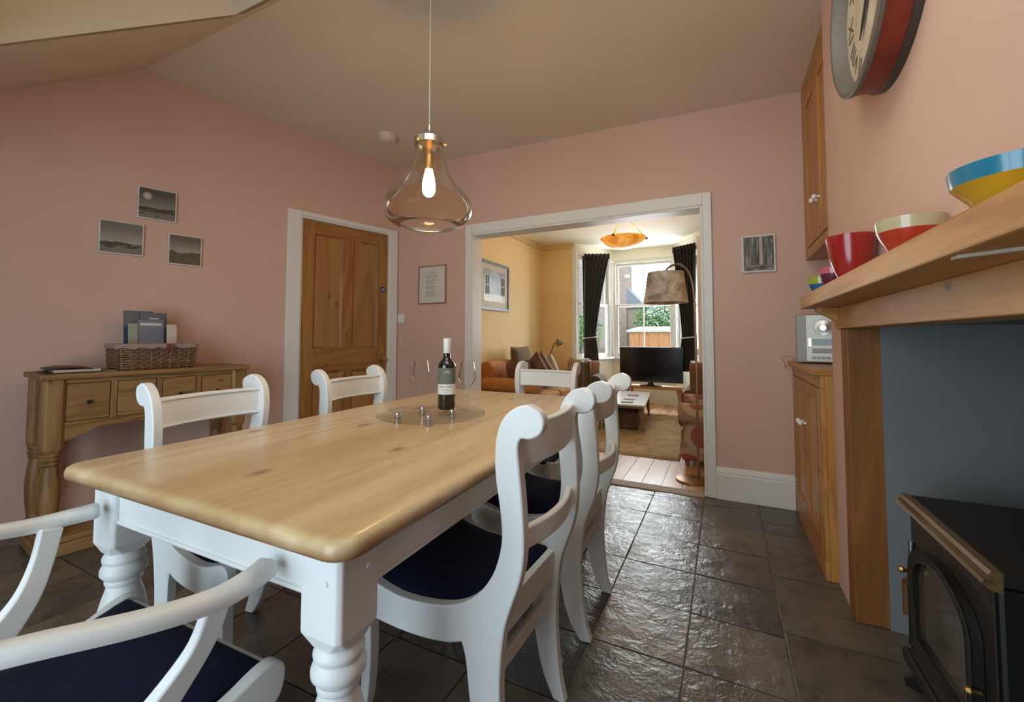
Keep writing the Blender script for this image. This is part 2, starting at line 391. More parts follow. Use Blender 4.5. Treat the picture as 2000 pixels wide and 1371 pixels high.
# white lining and architrave of the opening
op = bpy.data.objects.new('trim_1', None); COL.objects.link(op); structure(op, 'white painted frame around the wide opening')
for nm, b in (('architrave', (OX0-0.062, OX0-0.002, YB-0.022, YB, 0, OZ+0.09)), ('architrave', (OX1+0.002, OX1+0.06, YB-0.022, YB, 0.0, OZ+0.09)), ('architrave', (OX0-0.002, OX1+0.002, YB-0.022, YB, OZ+0.002, OZ+0.09)),
              ('lining', (OX0-0.002, OX0+0.016, YB-0.018, YB+TB+0.01, 0, OZ)), ('lining', (OX1-0.016, OX1+0.002, YB-0.018, YB+TB+0.01, 0, OZ)), ('lining', (OX0+0.016, OX1-0.016, YB-0.018, YB+TB+0.01, OZ-0.016, OZ+0.002))):
    MB().box(*b).build(nm, M['white'], op, smooth=False, bevel=0.005)
# skirting right of the opening
prof = [(0, 0), (-0.022, 0), (-0.022, 0.165), (-0.016, 0.172), (-0.018, 0.182), (-0.012, 0.205), (-0.004, 0.214), (0, 0.214)]
sk = MB().prism([(YB+a, b) for a, b in prof], OX1+0.06, 0.395, 'x').build('baseboard_back', M['white'], smooth=False); structure(sk, 'tall white skirting board beside the opening')
MB().prism([(YB+a, b) for a, b in prof], -2.86, OX0-0.062, 'x').build('baseboard_back_corner', M['white'], smooth=False)['kind'] = 'structure'

# ---- left wall (door hole s -0.955..-0.09)
DS0, DS1, DZ = -0.945, -0.098, 2.125
def wl_obj(mb, name, mat, parent=None, s=0.0, z=0.0, off=0.0, **kw):
    o = mb.build(name, mat, parent, **kw)
    if not parent: o.location = WL(s, z, off); o.rotation_euler = (0, 0, RW)
    return o
mb = MB().box(-4.6, DS0, 0, 0.16, 0, 3.05).box(DS1, 0.05, 0, 0.16, 0, 3.05).box(DS0, DS1, 0, 0.16, DZ, 3.05)
structure(wl_obj(mb, 'wall_left', M['pink'], smooth=False), 'pink plastered wall with the pine door')
tr = bpy.data.objects.new('trim_2', None); COL.objects.link(tr); structure(tr, 'white painted frame around the pine door'); tr.location = WL(0); tr.rotation_euler = (0, 0, RW)
for b in ((-1.057, DS0, -0.024, 0.0, 0, 2.166+0.0), (DS1, -0.012, -0.024, 0.0, 0, 2.166), (DS0, DS1, -0.024, 0.0, DZ, 2.166)):
    MB().box(*b).build('architrave', M['white'], tr, smooth=False, bevel=0.006)
for b in ((-0.945, -0.932, -0.01, 0.15, 0, DZ), (-0.111, -0.098, -0.01, 0.15, 0, DZ), (-0.932, -0.111, -0.01, 0.15, DZ-0.013, DZ)):
    MB().box(*b).build('lining', M['white'], tr, smooth=False)
# ---- pine door
dr = bpy.data.objects.new('door_1', None); COL.objects.link(dr); structure(dr, 'stripped pine panelled door'); dr.location = WL(0); dr.rotation_euler = (0, 0, RW)
a0, a1 = -0.930, -0.113; y0, y1 = 0.002, 0.042
def dpart(nm, b, mat, bev=0.003): return MB().box(*b).build(nm, mat, dr, smooth=False, bevel=bev)
mid = (a0+a1)/2
dpart('stile', (a0, a0+0.105, y0, y1, 0.006, DZ-0.016), M['door_z']); dpart('stile', (a1-0.105, a1, y0, y1, 0.006, DZ-0.016), M['door_z'])
for z0, z1 in ((0.006, 0.22), (0.80, 1.00), (2.0, DZ-0.016)): dpart('rail', (a0+0.105, a1-0.105, y0, y1, z0, z1), M['door_x'])
for z0, z1 in ((0.22, 0.80), (1.00, 2.0)):
    dpart('muntin', (mid-0.05, mid+0.05, y0, y1, z0, z1), M['door_z'])
    for x0, x1 in ((a0+0.105, mid-0.05), (mid+0.05, a1-0.105)):
        pn = MB().box(x0, x1, y0+0.016, y1-0.01, z0, z1).build('panel', M['door_panel'], dr, smooth=False)
        mo = MB()
        pr = [(0, 0), (0.014, 0), (0, 0.013)]
        for (p, q) in (((x0, z0), (x1, z0)), ((x1, z0), (x1, z1)), ((x1, z1), (x0, z1)), ((x0, z1), (x0, z0))):
            d = Vector((q[0]-p[0], q[1]-p[1])).normalized(); nn = Vector((-d.y, d.x))
            ring = lambda e: [(e[0], y0+0.016, e[1]), (e[0]+nn.x*0.016, y0+0.016, e[1]+nn.y*0.016), (e[0], y0+0.003, e[1])]
            mo.loft([ring(p), ring(q)])
        mo.build('moulding', M['door_z'], pn, smooth=False)
for z in (0.30, 1.12, 1.93):
    MB().lathe([(0.007, -0.045), (0.007, 0.045)], 10, (a0-0.004, y0-0.006, z)).build('hinge', M['steel'], dr)
kb = MB().lathe([(0.0, -0.06), (0.018, -0.058), (0.026, -0.045), (0.022, -0.03), (0.009, -0.024), (0.009, -0.008), (0.026, -0.005), (0.026, 0.0)], 18, (a1-0.055, y0, 0.885), 'y').build('doorknob', M['brass'], dr); kb['label'] = 'round brass doorknob'
bl = plain('blue_sign_plastic', (0.02, 0.03, 0.16), 0.35)
sg = MB().lathe([(0.0, -0.004), (0.026, -0.004), (0.028, -0.002), (0.028, 0)], 24, (a1-0.048, y0, 1.565), 'y').build('fire_door_sign', bl, dr); sg['label'] = 'small round blue fire door sign'
sgm = MB()
for k, w_ in ((0.009, 0.026), (0.0, 0.034), (-0.009, 0.026)): sgm.box(a1-0.048-w_/2, a1-0.048+w_/2, y0-0.0046, y0-0.004, 1.565+k-0.0022, 1.565+k+0.0022)
sgm.build('sign_print', M['plastic_white'], sg, smooth=False)

# ---- right wall, chimney breast with fireplace recess
CY0, CY1 = 0.75, 2.40; FY0, FY1, FZ = 0.95, 2.125, 1.16
mb = MB().box(XC, 1.30, FY1, CY1, 0, 3.0).box(XC, 1.30, CY0, FY0, 0, 3.0).box(XC, 1.30, FY0, FY1, FZ, 3.0)
mb.box(1.30, 1.46, -1.1, YB+TB, 0, 3.0)
structure(mb.build('wall_right', M['pink'], smooth=False), 'pink chimney breast wall with fireplace recess')
mb = MB().box(XC+0.10, 1.29, FY1-0.012, FY1-0.0005, 0, FZ-0.001).box(XC+0.10, 1.29, FY0+0.0005, FY0+0.012, 0, FZ-0.001).box(1.275, 1.2995, FY0+0.012, FY1-0.012, 0, FZ-0.001).box(XC+0.10, 1.275, FY0+0.012, FY1-0.012, FZ-0.012, FZ-0.001)
structure(mb.build('fireplace_lining', M['bluegrey'], smooth=False), 'blue-grey painted lining of the fireplace recess')

# ---- ceilings: near flat part, slope with the roof light, low part behind
FOLD = 1.383
def slope_z(x, y): return ceil_z(x, FOLD)-0.723*(FOLD-y)
def slab(fn, x0, x1, y0, y1, th=0.12):
    vs = [(x, y, fn(x, y)+k) for k in (0, th) for (x, y) in ((x0, y0), (x1, y0), (x1, y1), (x0, y1))]
    return vs, [(3, 2, 1, 0), (4, 5, 6, 7), (0, 1, 5, 4), (1, 2, 6, 5), (2, 3, 7, 6), (3, 0, 4, 7)]
mb = MB(); mb.add(*slab(ceil_z, -4.6, 1.46, FOLD, YB+0.1))
# roof light opening: sheared quad with left edge P-Q
SLl = lambda y: -2.264+(y-1.29)*0.467
sy0, sy1, sxr = 0.42, 1.29, -1.25; YE = 0.29
def quad(pts, fn, th=0.10):
    n_ = len(pts); vs = [(x, y, fn(x, y)) for x, y in pts]+[(x, y, fn(x, y)+th) for x, y in pts]
    mb.add(vs, [tuple(range(n_))[::-1], tuple(range(n_, 2*n_))]+[(i, (i+1) % n_, n_+(i+1) % n_, n_+i) for i in range(n_)])
quad([(-4.8, YE), (SLl(YE), YE), (SLl(sy1), sy1), (SLl(FOLD), FOLD), (-4.8, FOLD)], slope_z)
quad([(SLl(YE), YE), (sxr, YE), (sxr, sy0), (SLl(sy0), sy0)], slope_z)
quad([(SLl(sy1), sy1), (sxr, sy1), (sxr, FOLD), (SLl(FOLD), FOLD)], slope_z)
x2a, x2b = -1.05, 0.40  # opening of an added, unseen second roof light that brightens the right wall
quad([(sxr, YE), (x2a, YE), (x2a, FOLD), (sxr, FOLD)], slope_z); quad([(x2b, YE), (1.46, YE), (1.46, FOLD), (x2b, FOLD)], slope_z)
quad([(x2a, YE), (x2b, YE), (x2b, sy0), (x2a, sy0)], slope_z); quad([(x2a, sy1), (x2b, sy1), (x2b, FOLD), (x2a, FOLD)], slope_z)
zl = slope_z(-1.5, YE)
mb.box(-5.2, 1.46, -1.1, YE, zl-0.02, zl+0.1)
structure(mb.build('ceiling', M['cream'], smooth=False), 'cream ceiling with sloping end')
# reveals of the roof light
nrm = Vector((0, -0.586, 0.81))*0.34
def P3(x, y): return Vector((x, y, slope_z(x, y)))
reveal_mat = paint('pale_reveal_paint', (0.74, 0.67, 0.58), 0.8, 0.03, 0.05, 40)
def roof_light(c4, rev_name, win_name, tint, lab):
    mb = MB()
    for i in range(4):
        a, b = c4[i], c4[(i+1) % 4]; cc = sum(c4, Vector())/4
        o_ = ((a+b)/2-cc); o_ = o_.normalized()*0.05
        vs = [a, b, b+nrm, a+nrm, a+o_, b+o_, b+o_+nrm, a+o_+nrm]
        mb.add([tuple(p) for p in vs], [(0, 1, 2, 3), (7, 6, 5, 4), (0, 4, 5, 1), (1, 5, 6, 2), (2, 6, 7, 3), (3, 7, 4, 0)])
    structure(mb.build(rev_name, reveal_mat, smooth=False), 'pale plastered reveal of the '+lab)
    w4 = bpy.data.objects.new(win_name, None); COL.objects.link(w4); structure(w4, lab+' in the sloping ceiling')
    top = [p+nrm for p in c4]
    mb = MB()
    for i in range(4): mb.tube([top[i], top[(i+1) % 4]], 0.028, 4)
    mb.build('window_frame', M['white'], w4, smooth=False)
    MB().add([tuple(p) for p in top]+[tuple(p+nrm*0.02) for p in top], [(0, 1, 2, 3), (7, 6, 5, 4), (0, 4, 5, 1), (1, 5, 6, 2), (2, 6, 7, 3), (3, 7, 4, 0)]).build('blind', glass(win_name+'_light_filter', tint, 0.03), w4, smooth=False)  # unseen tinted sheet added to weaken and warm the incoming daylight
roof_light([P3(SLl(sy0), sy0), P3(sxr, sy0), P3(sxr, sy1), P3(SLl(sy1), sy1)], 'roof_light_reveal', 'window_4', (0.36, 0.31, 0.25), 'roof light with added light blind')
roof_light([P3(x2a, sy0), P3(x2b, sy0), P3(x2b, sy1), P3(x2a, sy1)], 'added_roof_light_reveal', 'window_6', (0.97, 0.91, 0.82), 'added unseen second roof light')
# rear wall with wide glazing behind the photographer
mb = MB().box(-5.2, -1.90, -1.1, -0.95, 0, 2.2).box(-0.30, 1.46, -1.1, -0.95, 0, 2.2).box(-1.90, -0.30, -1.1, -0.95, 2.02, 2.2).box(-1.90, -0.30, -1.1, -0.95, 0, 0.12)
structure(mb.build('wall_front', M['pink'], smooth=False), 'pink rear wall with wide glazing')
w5 = bpy.data.objects.new('window_5', None); COL.objects.link(w5); structure(w5, 'wide white framed glazing in the rear wall')
for k in range(3):
    x = -1.9+0.8*k; MB().box(max(x-.035, -1.9), min(x+.035, -0.30), -1.06, -1.0, 0.12, 2.02).build('mullion', M['white'], w5, smooth=False, bevel=0.004)
for z0 in (0.12, 1.95): MB().box(-1.865, -0.335, -1.055, -1.005, z0, z0+0.07).build('window_frame', M['white'], w5, smooth=False)
for k in range(2): MB().box(-1.865+0.8*k, -1.865+0.8*k+0.73, -1.034, -1.028, 0.19, 1.95).build('pane', M['pane'], w5, smooth=False)
# light switch
sw = thing('light_switch', 'white double light switch beside the pine door', 'light switch', (-2.868, YB, 1.288))
MB().box(-0.043, 0.043, -0.010, 0, -0.043, 0.043).build('face_plate', M['plastic_white'], sw, smooth=False, bevel=0.003)
for x in (-0.016, 0.016): MB().prism([(-0.010, -0.014), (-0.016, 0.012), (-0.010, 0.014)], x-0.009, x+0.009, 'x').build('rocker', M['plastic_white'], sw, smooth=False)

# ================================================================== dining table
tb = thing('dining_table', 'long farmhouse dining table with pine top and white turned legs', 'table', (-1.062, 1.403, 0), math.radians(1.0))
HW, HL, ZT = 0.503, 0.917, 0.77
def rrect(w, l, r, n=6):
    out = []
    for cx, cy, a0 in ((w-r, l-r, 0), (-w+r, l-r, 90), (-w+r, -l+r, 180), (w-r, -l+r, 270)):
        for k in range(n+1):
            a = math.radians(a0+90*k/n); out.append((cx+r*math.cos(a), cy+r*math.sin(a)))
    return out
mb = MB(); rings = []
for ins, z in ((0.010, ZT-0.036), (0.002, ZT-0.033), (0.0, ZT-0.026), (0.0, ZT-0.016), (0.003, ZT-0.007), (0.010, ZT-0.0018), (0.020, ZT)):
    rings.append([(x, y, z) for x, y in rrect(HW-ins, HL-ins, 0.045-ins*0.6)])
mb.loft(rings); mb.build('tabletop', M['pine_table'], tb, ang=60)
LX, LY, LW = 0.392, 0.815, 0.051
def leg_sq(): 
    mb = MB(); z1, z0 = ZT-0.036, 0.565
    c = LW; ch = 0.008
    sq = lambda w, z, k=ch: [(w, w-k, z), (w-k, w, z), (-w+k, w, z), (-w, w-k, z), (-w, -w+k, z), (-w+k, -w, z), (w-k, -w, z), (w, -w+k, z)]
    mb.loft([sq(c*0.80, z0-0.026, 0.02), sq(c, z0), sq(c, z1)])
    return mb
turned = [(0.0, 0.0), (0.022, 0.0), (0.026, 0.012), (0.024, 0.05), (0.029, 0.10), (0.035, 0.15), (0.042, 0.20), (0.031, 0.222), (0.035, 0.228), (0.045, 0.238), (0.046, 0.248), (0.036, 0.258), (0.033, 0.263), (0.040, 0.285), (0.050, 0.32),
          (0.0535, 0.355), (0.050, 0.39), (0.043, 0.42), (0.036, 0.443), (0.0345, 0.452), (0.0385, 0.456), (0.0395, 0.462), (0.038, 0.468), (0.041, 0.472), (0.049, 0.482), (0.0495, 0.492), (0.0455, 0.503), (0.0415, 0.507), (0.0415, 0.511), (0.0455, 0.515), (0.046, 0.522), (0.0435, 0.529), (0.040, 0.532), (0.040, 0.541)]
for sx in (-1, 1):
    for sy in (-1, 1):
        lg = leg_sq().build('leg', M['chairwhite'], tb, smooth=False, bevel=0.003)
        lg.location = (sx*LX, sy*LY, 0)
        MB().lathe(turned, 28).build('turned_shaft', M['chairwhite'], lg, ang=50)
        if sy < 0:
            MB().lathe([(0.0, -LW-0.003), (0.006, -LW-0.002), (0.007, -LW+0.001)], 10, (0.018, 0, 0.665), 'y').build('peg', M['chairwhite'], lg)
        if sx > 0:
            MB().lathe([(0.0, LW+0.003), (0.006, LW+0.002), (0.007, LW-0.001)], 10, (0, 0.02, 0.672), 'x').build('peg', M['chairwhite'], lg)
for sy in (-1, 1):
    y = sy*(LY+0.025)
    ap = MB().box(-LX+LW-0.002, LX-LW+0.002, y-0.011, y+0.011, 0.625, ZT-0.036).build('apron', M['chairwhite'], tb, smooth=False)
    MB().tube([(-LX+LW, y+sy*0.011, 0.629), (LX-LW, y+sy*0.011, 0.629)], 0.0055, 8).build('bead', M['chairwhite'], ap)
for sx in (-1, 1):
    x = sx*(LX+0.025)
    ap = MB().box(x-0.011, x+0.011, -LY+LW-0.002, LY-LW+0.002, 0.625, ZT-0.036).build('apron', M['chairwhite'], tb, smooth=False)
    MB().tube([(x+sx*0.011, -LY+LW, 0.629), (x+sx*0.011, LY-LW, 0.629)], 0.0055, 8).build('bead', M['chairwhite'], ap)

# ================================================================== regency chairs
front_edge = [(-.312, .944), (-.285, .938), (-.257, .917), (-.237, .882), (-.228, .83), (-.228, .77), (-.237, .70), (-.241, .64), (-.235, .59), (-.213, .53), (-.172, .477), (-.12, .442), (-.05, .424), (.04, .419), (.105, .430), (.155, .447), (.187, .450), (.205, .436), (.208, .41), (.198, .375), (.165, .347)]
rail_low = [(.165, .347), (.06, .334), (-.03, .333), (-.09, .340), (-.128, .352)]
leg_in = [(-.128, .352), (-.139, .31), (-.147, .23), (-.162, .14), (-.187, .06), (-.222, 0.0)]
back_edge = [(-.262, 0.0), (-.243, .07), (-.231, .17), (-.228, .26), (-.233, .34), (-.243, .41), (-.262, .47), (-.284, .53), (-.296, .60), (-.295, .70), (-.288, .80), (-.286, .845), (-.294, .866)]
scroll = [(-.294, .866), (-.318, .866), (-.342, .880), (-.351, .906), (-.342, .930), (-.312, .944)]
outline = []
for seg in (front_edge, rail_low, leg_in, back_edge, scroll):
    outline += [(p.x, p.y) for p in cr([(a, b, 0) for a, b in seg], 3)][:-1]
    if seg is leg_in: outline.append(seg[-1])
def railtop(y):
    pts = [(-.213, .53), (-.172, .477), (-.12, .442), (-.05, .424), (.04, .419), (.105, .430), (.155, .447), (.187, .450)]
    if y <= pts[0][0]: return pts[0][1]
    for (a, b), (c, d) in zip(pts, pts[1:]):
        if y <= c: return b+(d-b)*(y-a)/(c-a)
    return pts[-1][1]
def make_chair(name, label, cat, wide=0.0, arms=False):
    t = thing(name, label, cat)
    W = lambda y, z: 0.182+wide+(y+0.2)*0.10+max(0, z-0.45)*0.045-max(0, 0.45-z)*0.03
    th = 0.0155
    for s in (-1, 1):
        mb = MB(); n = len(outline)
        A = [(s*(W(y, z)-th), y, z) for y, z in outline]; B = [(s*(W(y, z)+th), y, z) for y, z in outline]
        fs = [tuple(range(n)), tuple(range(n, 2*n))[::-1]]+[(i, n+i, n+(i+1) % n, (i+1) % n) for i in range(n)]
        if s < 0: fs = [f[::-1] for f in fs]
        mb.add(A+B, fs); mb.build('side_frame', M['chairwhite'], t, bevel=0.004, seg=2, ang=45)
        # sabre front leg
        path = cr([(s*W(.17, .36), .168, .372), (s*W(.17, .25), .166, .25), (s*W(.18, .12), .178, .12), (s*(W(.2, 0)+.002), .208, 0.0)], 4)
        pr = [(-.0165, -.0165), (.0165, -.0165), (.0165, .0165), (-.0165, .0165)]
        mb = MB(); mb.sweep(path, pr, up=(1, 0, 0), scale=[1.1-0.3*i/(len(path)-1) for i in range(len(path))])
        mb.build('front_leg', M['chairwhite'], t, bevel=0.003)
        if arms:
            x0 = W(-.24, .69)
            ap = cr([(s*(x0+0.0), -.238, .705), (s*(x0+.045), -.16, .700), (s*(x0+.085), -.06, .683), (s*(x0+.098), .03, .668), (s*(x0+.092), .095, .666), (s*(x0+.08), .140, .668)], 5)
            pr = [(-.021, -.004), (-.016, -.013), (.016, -.013), (.021, -.004), (.019, .008), (.010, .015), (-.010, .015), (-.019, .008)]
            k = len(ap); sc = [0.85+0.3*i/(k-1) for i in range(k)]; sc[-1] *= 0.75
            MB().sweep(ap, pr, scale=sc).build('arm', M['chairwhite'], t, ang=50)
            w = W(0.02, .43)
            pp = cr([(s*(w+.004), -.085, .415), (s*(w+.012), -.045, .47), (s*(w+.028), .005, .53), (s*(w+.050), .035, .59), (s*(w+.062), .052, .658)], 5)
            pr = [(-.024, -.013), (.024, -.013), (.024, .013), (-.024, .013)]
            k = len(pp)
            MB().sweep(pp, pr, up=(s*1.0, 0, 0), scale=[1.45-0.65*math.sin(PI*0.62*i/(k-1)) for i in range(k)]).build('arm_support', M['chairwhite'], t, bevel=0.004)
    # seat rails across
    w = W(.185, .40)-th
    MB().box(-w, w, .172, .194, .350, .438).build('seat_rail', M['chairwhite'], t, smooth=False, bevel=0.003)
    w = W(-.2, .40)-th
    MB().box(-w, w, -.222, -.200, .362, .440).build('seat_rail', M['chairwhite'], t, smooth=False, bevel=0.003)
    # top rail and lower back rail, bowed backwards
    def bowed(ymid, z0, z1, bow, thick, lean=0.0, z_arch=0.0):
        mb = MB(); rings = []; w = W(ymid, (z0+z1)/2)-th+0.004
        for k in range(13):
            u = -1+2*k/12; y = ymid-bow*(1-u*u); x = u*w; za = z_arch*(1-u*u)
            rings.append([(x, y+thick/2, z0-za), (x, y+thick/2-lean, z1-za), (x, y-thick/2-lean, z1-za), (x, y-thick/2, z0-za)])
        return mb.loft(rings)
    tr_ = bowed(-.262, .786, .892, .030, .022, 0.006).build('top_rail', M['chairwhite'], t, bevel=0.004, ang=45)
    for zz, oo in ((.793, 0), (.884, .004)):
        w = W(-.262, zz)-th
        MB().tube([(u*w, -.262-oo-.030*(1-u*u)+.012, zz) for u in [(-1+2*k/12) for k in range(13)]], 0.0045, 6).build('bead', M['chairwhite'], tr_)
    bowed(-.266, .588, .640, .032, .020).build('lower_rail', M['chairwhite'], t, bevel=0.004, ang=45)
    w = W(-.19, .27)-th+0.003
    MB().box(-w, w, -.200, -.178, .250, .288).build('stretcher', M['chairwhite'], t, smooth=False, bevel=0.003)
    # drop-in seat following the dished rails
    def top(u, v):
        y = -.196+.372*v; e = min(1, 7*min(u, 1-u, v, 1-v)); wx = W(y, .44)-th-0.001
        z = railtop(max(y, -.13))*0.55+.4375*0.45+0.004+0.016*math.sqrt(max(e, 0))+0.006*math.sin(PI*u)*math.sin(PI*v)
        if y < -.13: z -= 0.004
        return ((2*u-1)*wx, y, z)
    nu, nv = 14, 14; mb = MB(); mb.grid(top, nu, nv)
    k = len(mb.v); per = [i for i in range(nu+1)]+[(j*(nu+1)+nu) for j in range(1, nv+1)]+[nv*(nu+1)+i for i in range(nu-1, -1, -1)]+[j*(nu+1) for j in range(nv-1, 0, -1)]
    base = [(mb.v[i][0], mb.v[i][1], .40) for i in per]; mb.v += base; n = len(per)
    fs = [(per[i], k+i, k+(i+1) % n, per[(i+1) % n]) for i in range(n)]+[tuple(range(k, k+n))[::-1]]
    mb.f += fs; mb.mi += [0]*len(fs)
    mb.build('seat_pad', M['navy'], t, ang=60)
    return t
ch = make_chair('dining_chair', 'white scroll-back dining chair nearest the camera on the stove side', 'chair')
G = 'white scroll-back dining chairs with navy seats'
ch['group'] = G
ch.location = (-0.712, 1.118, 0); ch.rotation_euler = (0, 0, PI/2+math.radians(-2))
dup(ch, (-0.712, 1.715, 0), PI/2+math.radians(1), 'white scroll-back dining chair on the stove side, nearer the wide opening', G)
dup(ch, (-1.475, 0.965, 0), -PI/2+math.radians(3), 'white scroll-back dining chair in front of the rustic console table', G)
dup(ch, (-1.475, 1.655, 0), -PI/2+math.radians(2), 'white scroll-back dining chair in front of the pine door', G)
dup(ch, (-1.035, 2.285, 0), PI+math.radians(-3), 'white scroll-back dining chair at the far end of the table, before the opening', G)
ca = make_chair('carver_chair', 'white carver armchair with navy seat at the near end of the table', 'armchair', 0.045, True)
ca.location = (-1.09, 0.385, 0); ca.rotation_euler = (0, 0, math.radians(2))

# ================================================================== pendant lamp
PXc, PYc = -1.157, 1.50
pl = thing('pendant_lamp', 'clear glass bell pendant lamp with glowing filament bulb above the table', 'lamp', (PXc, PYc, 0))
zc = ceil_z(PXc, PYc)
MB().tube([(0, 0, 2.02), (0, 0, zc-0.03)], 0.0035, 8).build('cord', plain('clear_flex', (0.45, 0.38, 0.30), 0.4), pl)
MB().lathe([(0.0, zc-0.035), (0.045, zc-0.033), (0.055, zc-0.02), (0.055, zc)], 24).build('ceiling_rose', M['chrome'], pl)
cap = MB().lathe([(0.0, 2.045), (0.006, 2.045), (0.007, 2.022), (0.014, 2.016), (0.034, 2.008), (0.048, 1.994), (0.063, 1.982), (0.066, 1.978), (0.066, 1.952), (0.062, 1.952), (0.060, 1.972), (0.0, 1.984)], 32).build('cap', M['chrome'], pl, ang=30)
for k in range(3):
    a = 2*PI*k/3+0.45; MB().lathe([(0.0, 0.064), (0.005, 0.065), (0.005, 0.078), (0.0, 0.080)], 8, (0, 0, 0), 'x', Matrix.Translation((0, 0, 1.956)) @ Matrix.Rotation(a, 4, 'Z')).build('screw', M['brass'], cap)
po = cr([(0.058, 0, 1.960), (0.062, 0, 1.92), (0.075, 0, 1.87), (0.098, 0, 1.81), (0.140, 0, 1.755), (0.180, 0, 1.71), (0.195, 0, 1.665), (0.186, 0, 1.63), (0.155, 0, 1.602), (0.118, 0, 1.590)], 4)
outer = [(p.x, p.z) for p in po]; inner = [(r-0.003, z+0.0008) for r, z in outer][::-1]
MB().lathe(outer+inner+[outer[0]], 48, caps=False).build('glass_shade', glass('amber_tinted_glass', (0.99, 0.96, 0.905), 0.12, 0.01, 0.8), pl, ang=80)
MB().lathe([(0.0, 1.975), (0.012, 1.975), (0.013, 1.925), (0.018, 1.915), (0.018, 1.86), (0.015, 1.845), (0.0, 1.845)], 20).build('bulb_holder', plain('amber_brass', (0.50, 0.30, 0.12), 0.35, 0.8), pl)
bulb = [(0.0, 1.722), (0.012, 1.724), (0.022, 1.733), (0.028, 1.75), (0.029, 1.77), (0.026, 1.795), (0.020, 1.822), (0.0145, 1.845)]
MB().lathe(bulb, 24).build('bulb', emit('glowing_bulb', (1.0, 0.62, 0.25), 170), pl)
pl.children[-1]['label'] = 'glowing teardrop filament bulb'

# smoke detector
sd = thing('smoke_detector', 'white round smoke detector on the ceiling', 'smoke detector', (-2.53, 2.71, ceil_z(-2.53, 2.71)-0.003))
MB().lathe([(0.0, -0.056), (0.048, -0.055), (0.064, -0.047), (0.071, -0.033), (0.071, -0.014), (0.075, -0.012), (0.075, 0.005)], 32).build('housing', M['cream'], sd)
MB().lathe([(0.0, -0.058), (0.012, -0.058), (0.012, -0.054)], 16).build('test_button', M['plastic_white'], sd)

# ================================================================== on the table: glass stand, bottle, glasses
TG = (-1.055, 1.400)
gs = thing('glass_stand', 'round clear glass serving stand on four steel feet under the bottle', 'tray', (TG[0], TG[1], ZT))
MB().lathe([(0.0, 0.022), (0.212, 0.022), (0.215, 0.024), (0.215, 0.028), (0.212, 0.030), (0.0, 0.030)], 64).build('glass_disc', glass('clear_plate_glass', (0.96, 0.965, 0.95), 0.04, 0.01, 0.5), gs)
for fx, fy in ((-1.133, 1.291), (-0.99, 1.299), (-0.985, 1.444), (-1.13, 1.44)):
    MB().lathe([(0.0, 0), (0.0135, 0), (0.0145, 0.002), (0.0145, 0.021), (0.012, 0.0225), (0.006, 0.023), (0.006, 0.031), (0.011, 0.0315), (0.0125, 0.034), (0.011, 0.040), (0.0, 0.0415)], 20, (fx-TG[0], fy-TG[1], 0)).build('foot', M['steel'], gs)
GZ = ZT+0.0301
wb = thing('wine_bottle', 'dark red wine bottle with white cap and two-tone label', 'bottle', (-1.044, 1.488, GZ))
MB().lathe([(0.0, 0.004), (0.028, 0.0), (0.034, 0.002), (0.0365, 0.010), (0.0368, 0.178), (0.0358, 0.187), (0.031, 0.197), (0.0225, 0.206), (0.0165, 0.213), (0.0145, 0.222), (0.0142, 0.245), (0.0142, 0.293), (0.0, 0.294)], 40).build('glass_body', plain('dark_bottle_glass', (0.006, 0.008, 0.006), 0.06, 0, 0.6, 0.6), wb)
MB().lathe([(0.0147, 0.234), (0.0152, 0.236), (0.0155, 0.293), (0.0145, 0.2965), (0.0, 0.297)], 32).build('cap', M['plastic_white'], wb)
lab_grey = plain('olive_grey_paper', (0.15, 0.16, 0.13), 0.7); lab_white = plain('white_paper', (0.80, 0.79, 0.75), 0.7)
aim = math.atan2(-1.488, 1.044)  # towards the middle of the room, label side
def wrap(mb, z0, z1, r, half, n=20):
    return mb.grid(lambda u, v: (r*math.cos(aim-half+2*half*u), r*math.sin(aim-half+2*half*u), z0+(z1-z0)*v), n, 2)
wrap(MB(), 0.107, 0.174, 0.0371, 1.45).build('label_upper', lab_grey, wb)
lw = wrap(MB(), 0.065, 0.107, 0.0372, 1.45).build('label_lower', lab_white, wb); lw['label'] = 'white lower label with dark letters'
vs, fs = text_mesh('S G O R R', 0.0115)
vs = [((0.0374+z)*math.cos(aim-0.12+x/0.0374), (0.0374+z)*math.sin(aim-0.12+x/0.0374), 0.0965+y) for x, y, z in vs]
MB().add(vs, fs).build('lettering', M['black'], lw, smooth=False)
mb = MB()
for z, h_, a, b in ((0.0845, .0008, -.55, .15), (0.0805, .0008, -.55, .35), (0.0735, .0008, -.4, .1)):
    mb.grid(lambda u, v: (0.03745*math.cos(aim+a+(b-a)*u), 0.03745*math.sin(aim+a+(b-a)*u), z+h_*v), 8, 1)
mb.build('small_print', M['black'], lw)
mb = MB()
mb.grid(lambda u, v: (0.0373*math.cos(aim-.25+.6*u), 0.0373*math.sin(aim-.25+.6*u), 0.150+.010*v+0.004*math.sin(u*PI)), 8, 2)
mb.build('crest', plain('pale_grey_print', (0.33, 0.34, 0.29), 0.6), wb)
wg_mat = glass('wine_glass_crystal', (0.985, 0.985, 0.98), 0.14, 0.01, 0.6)
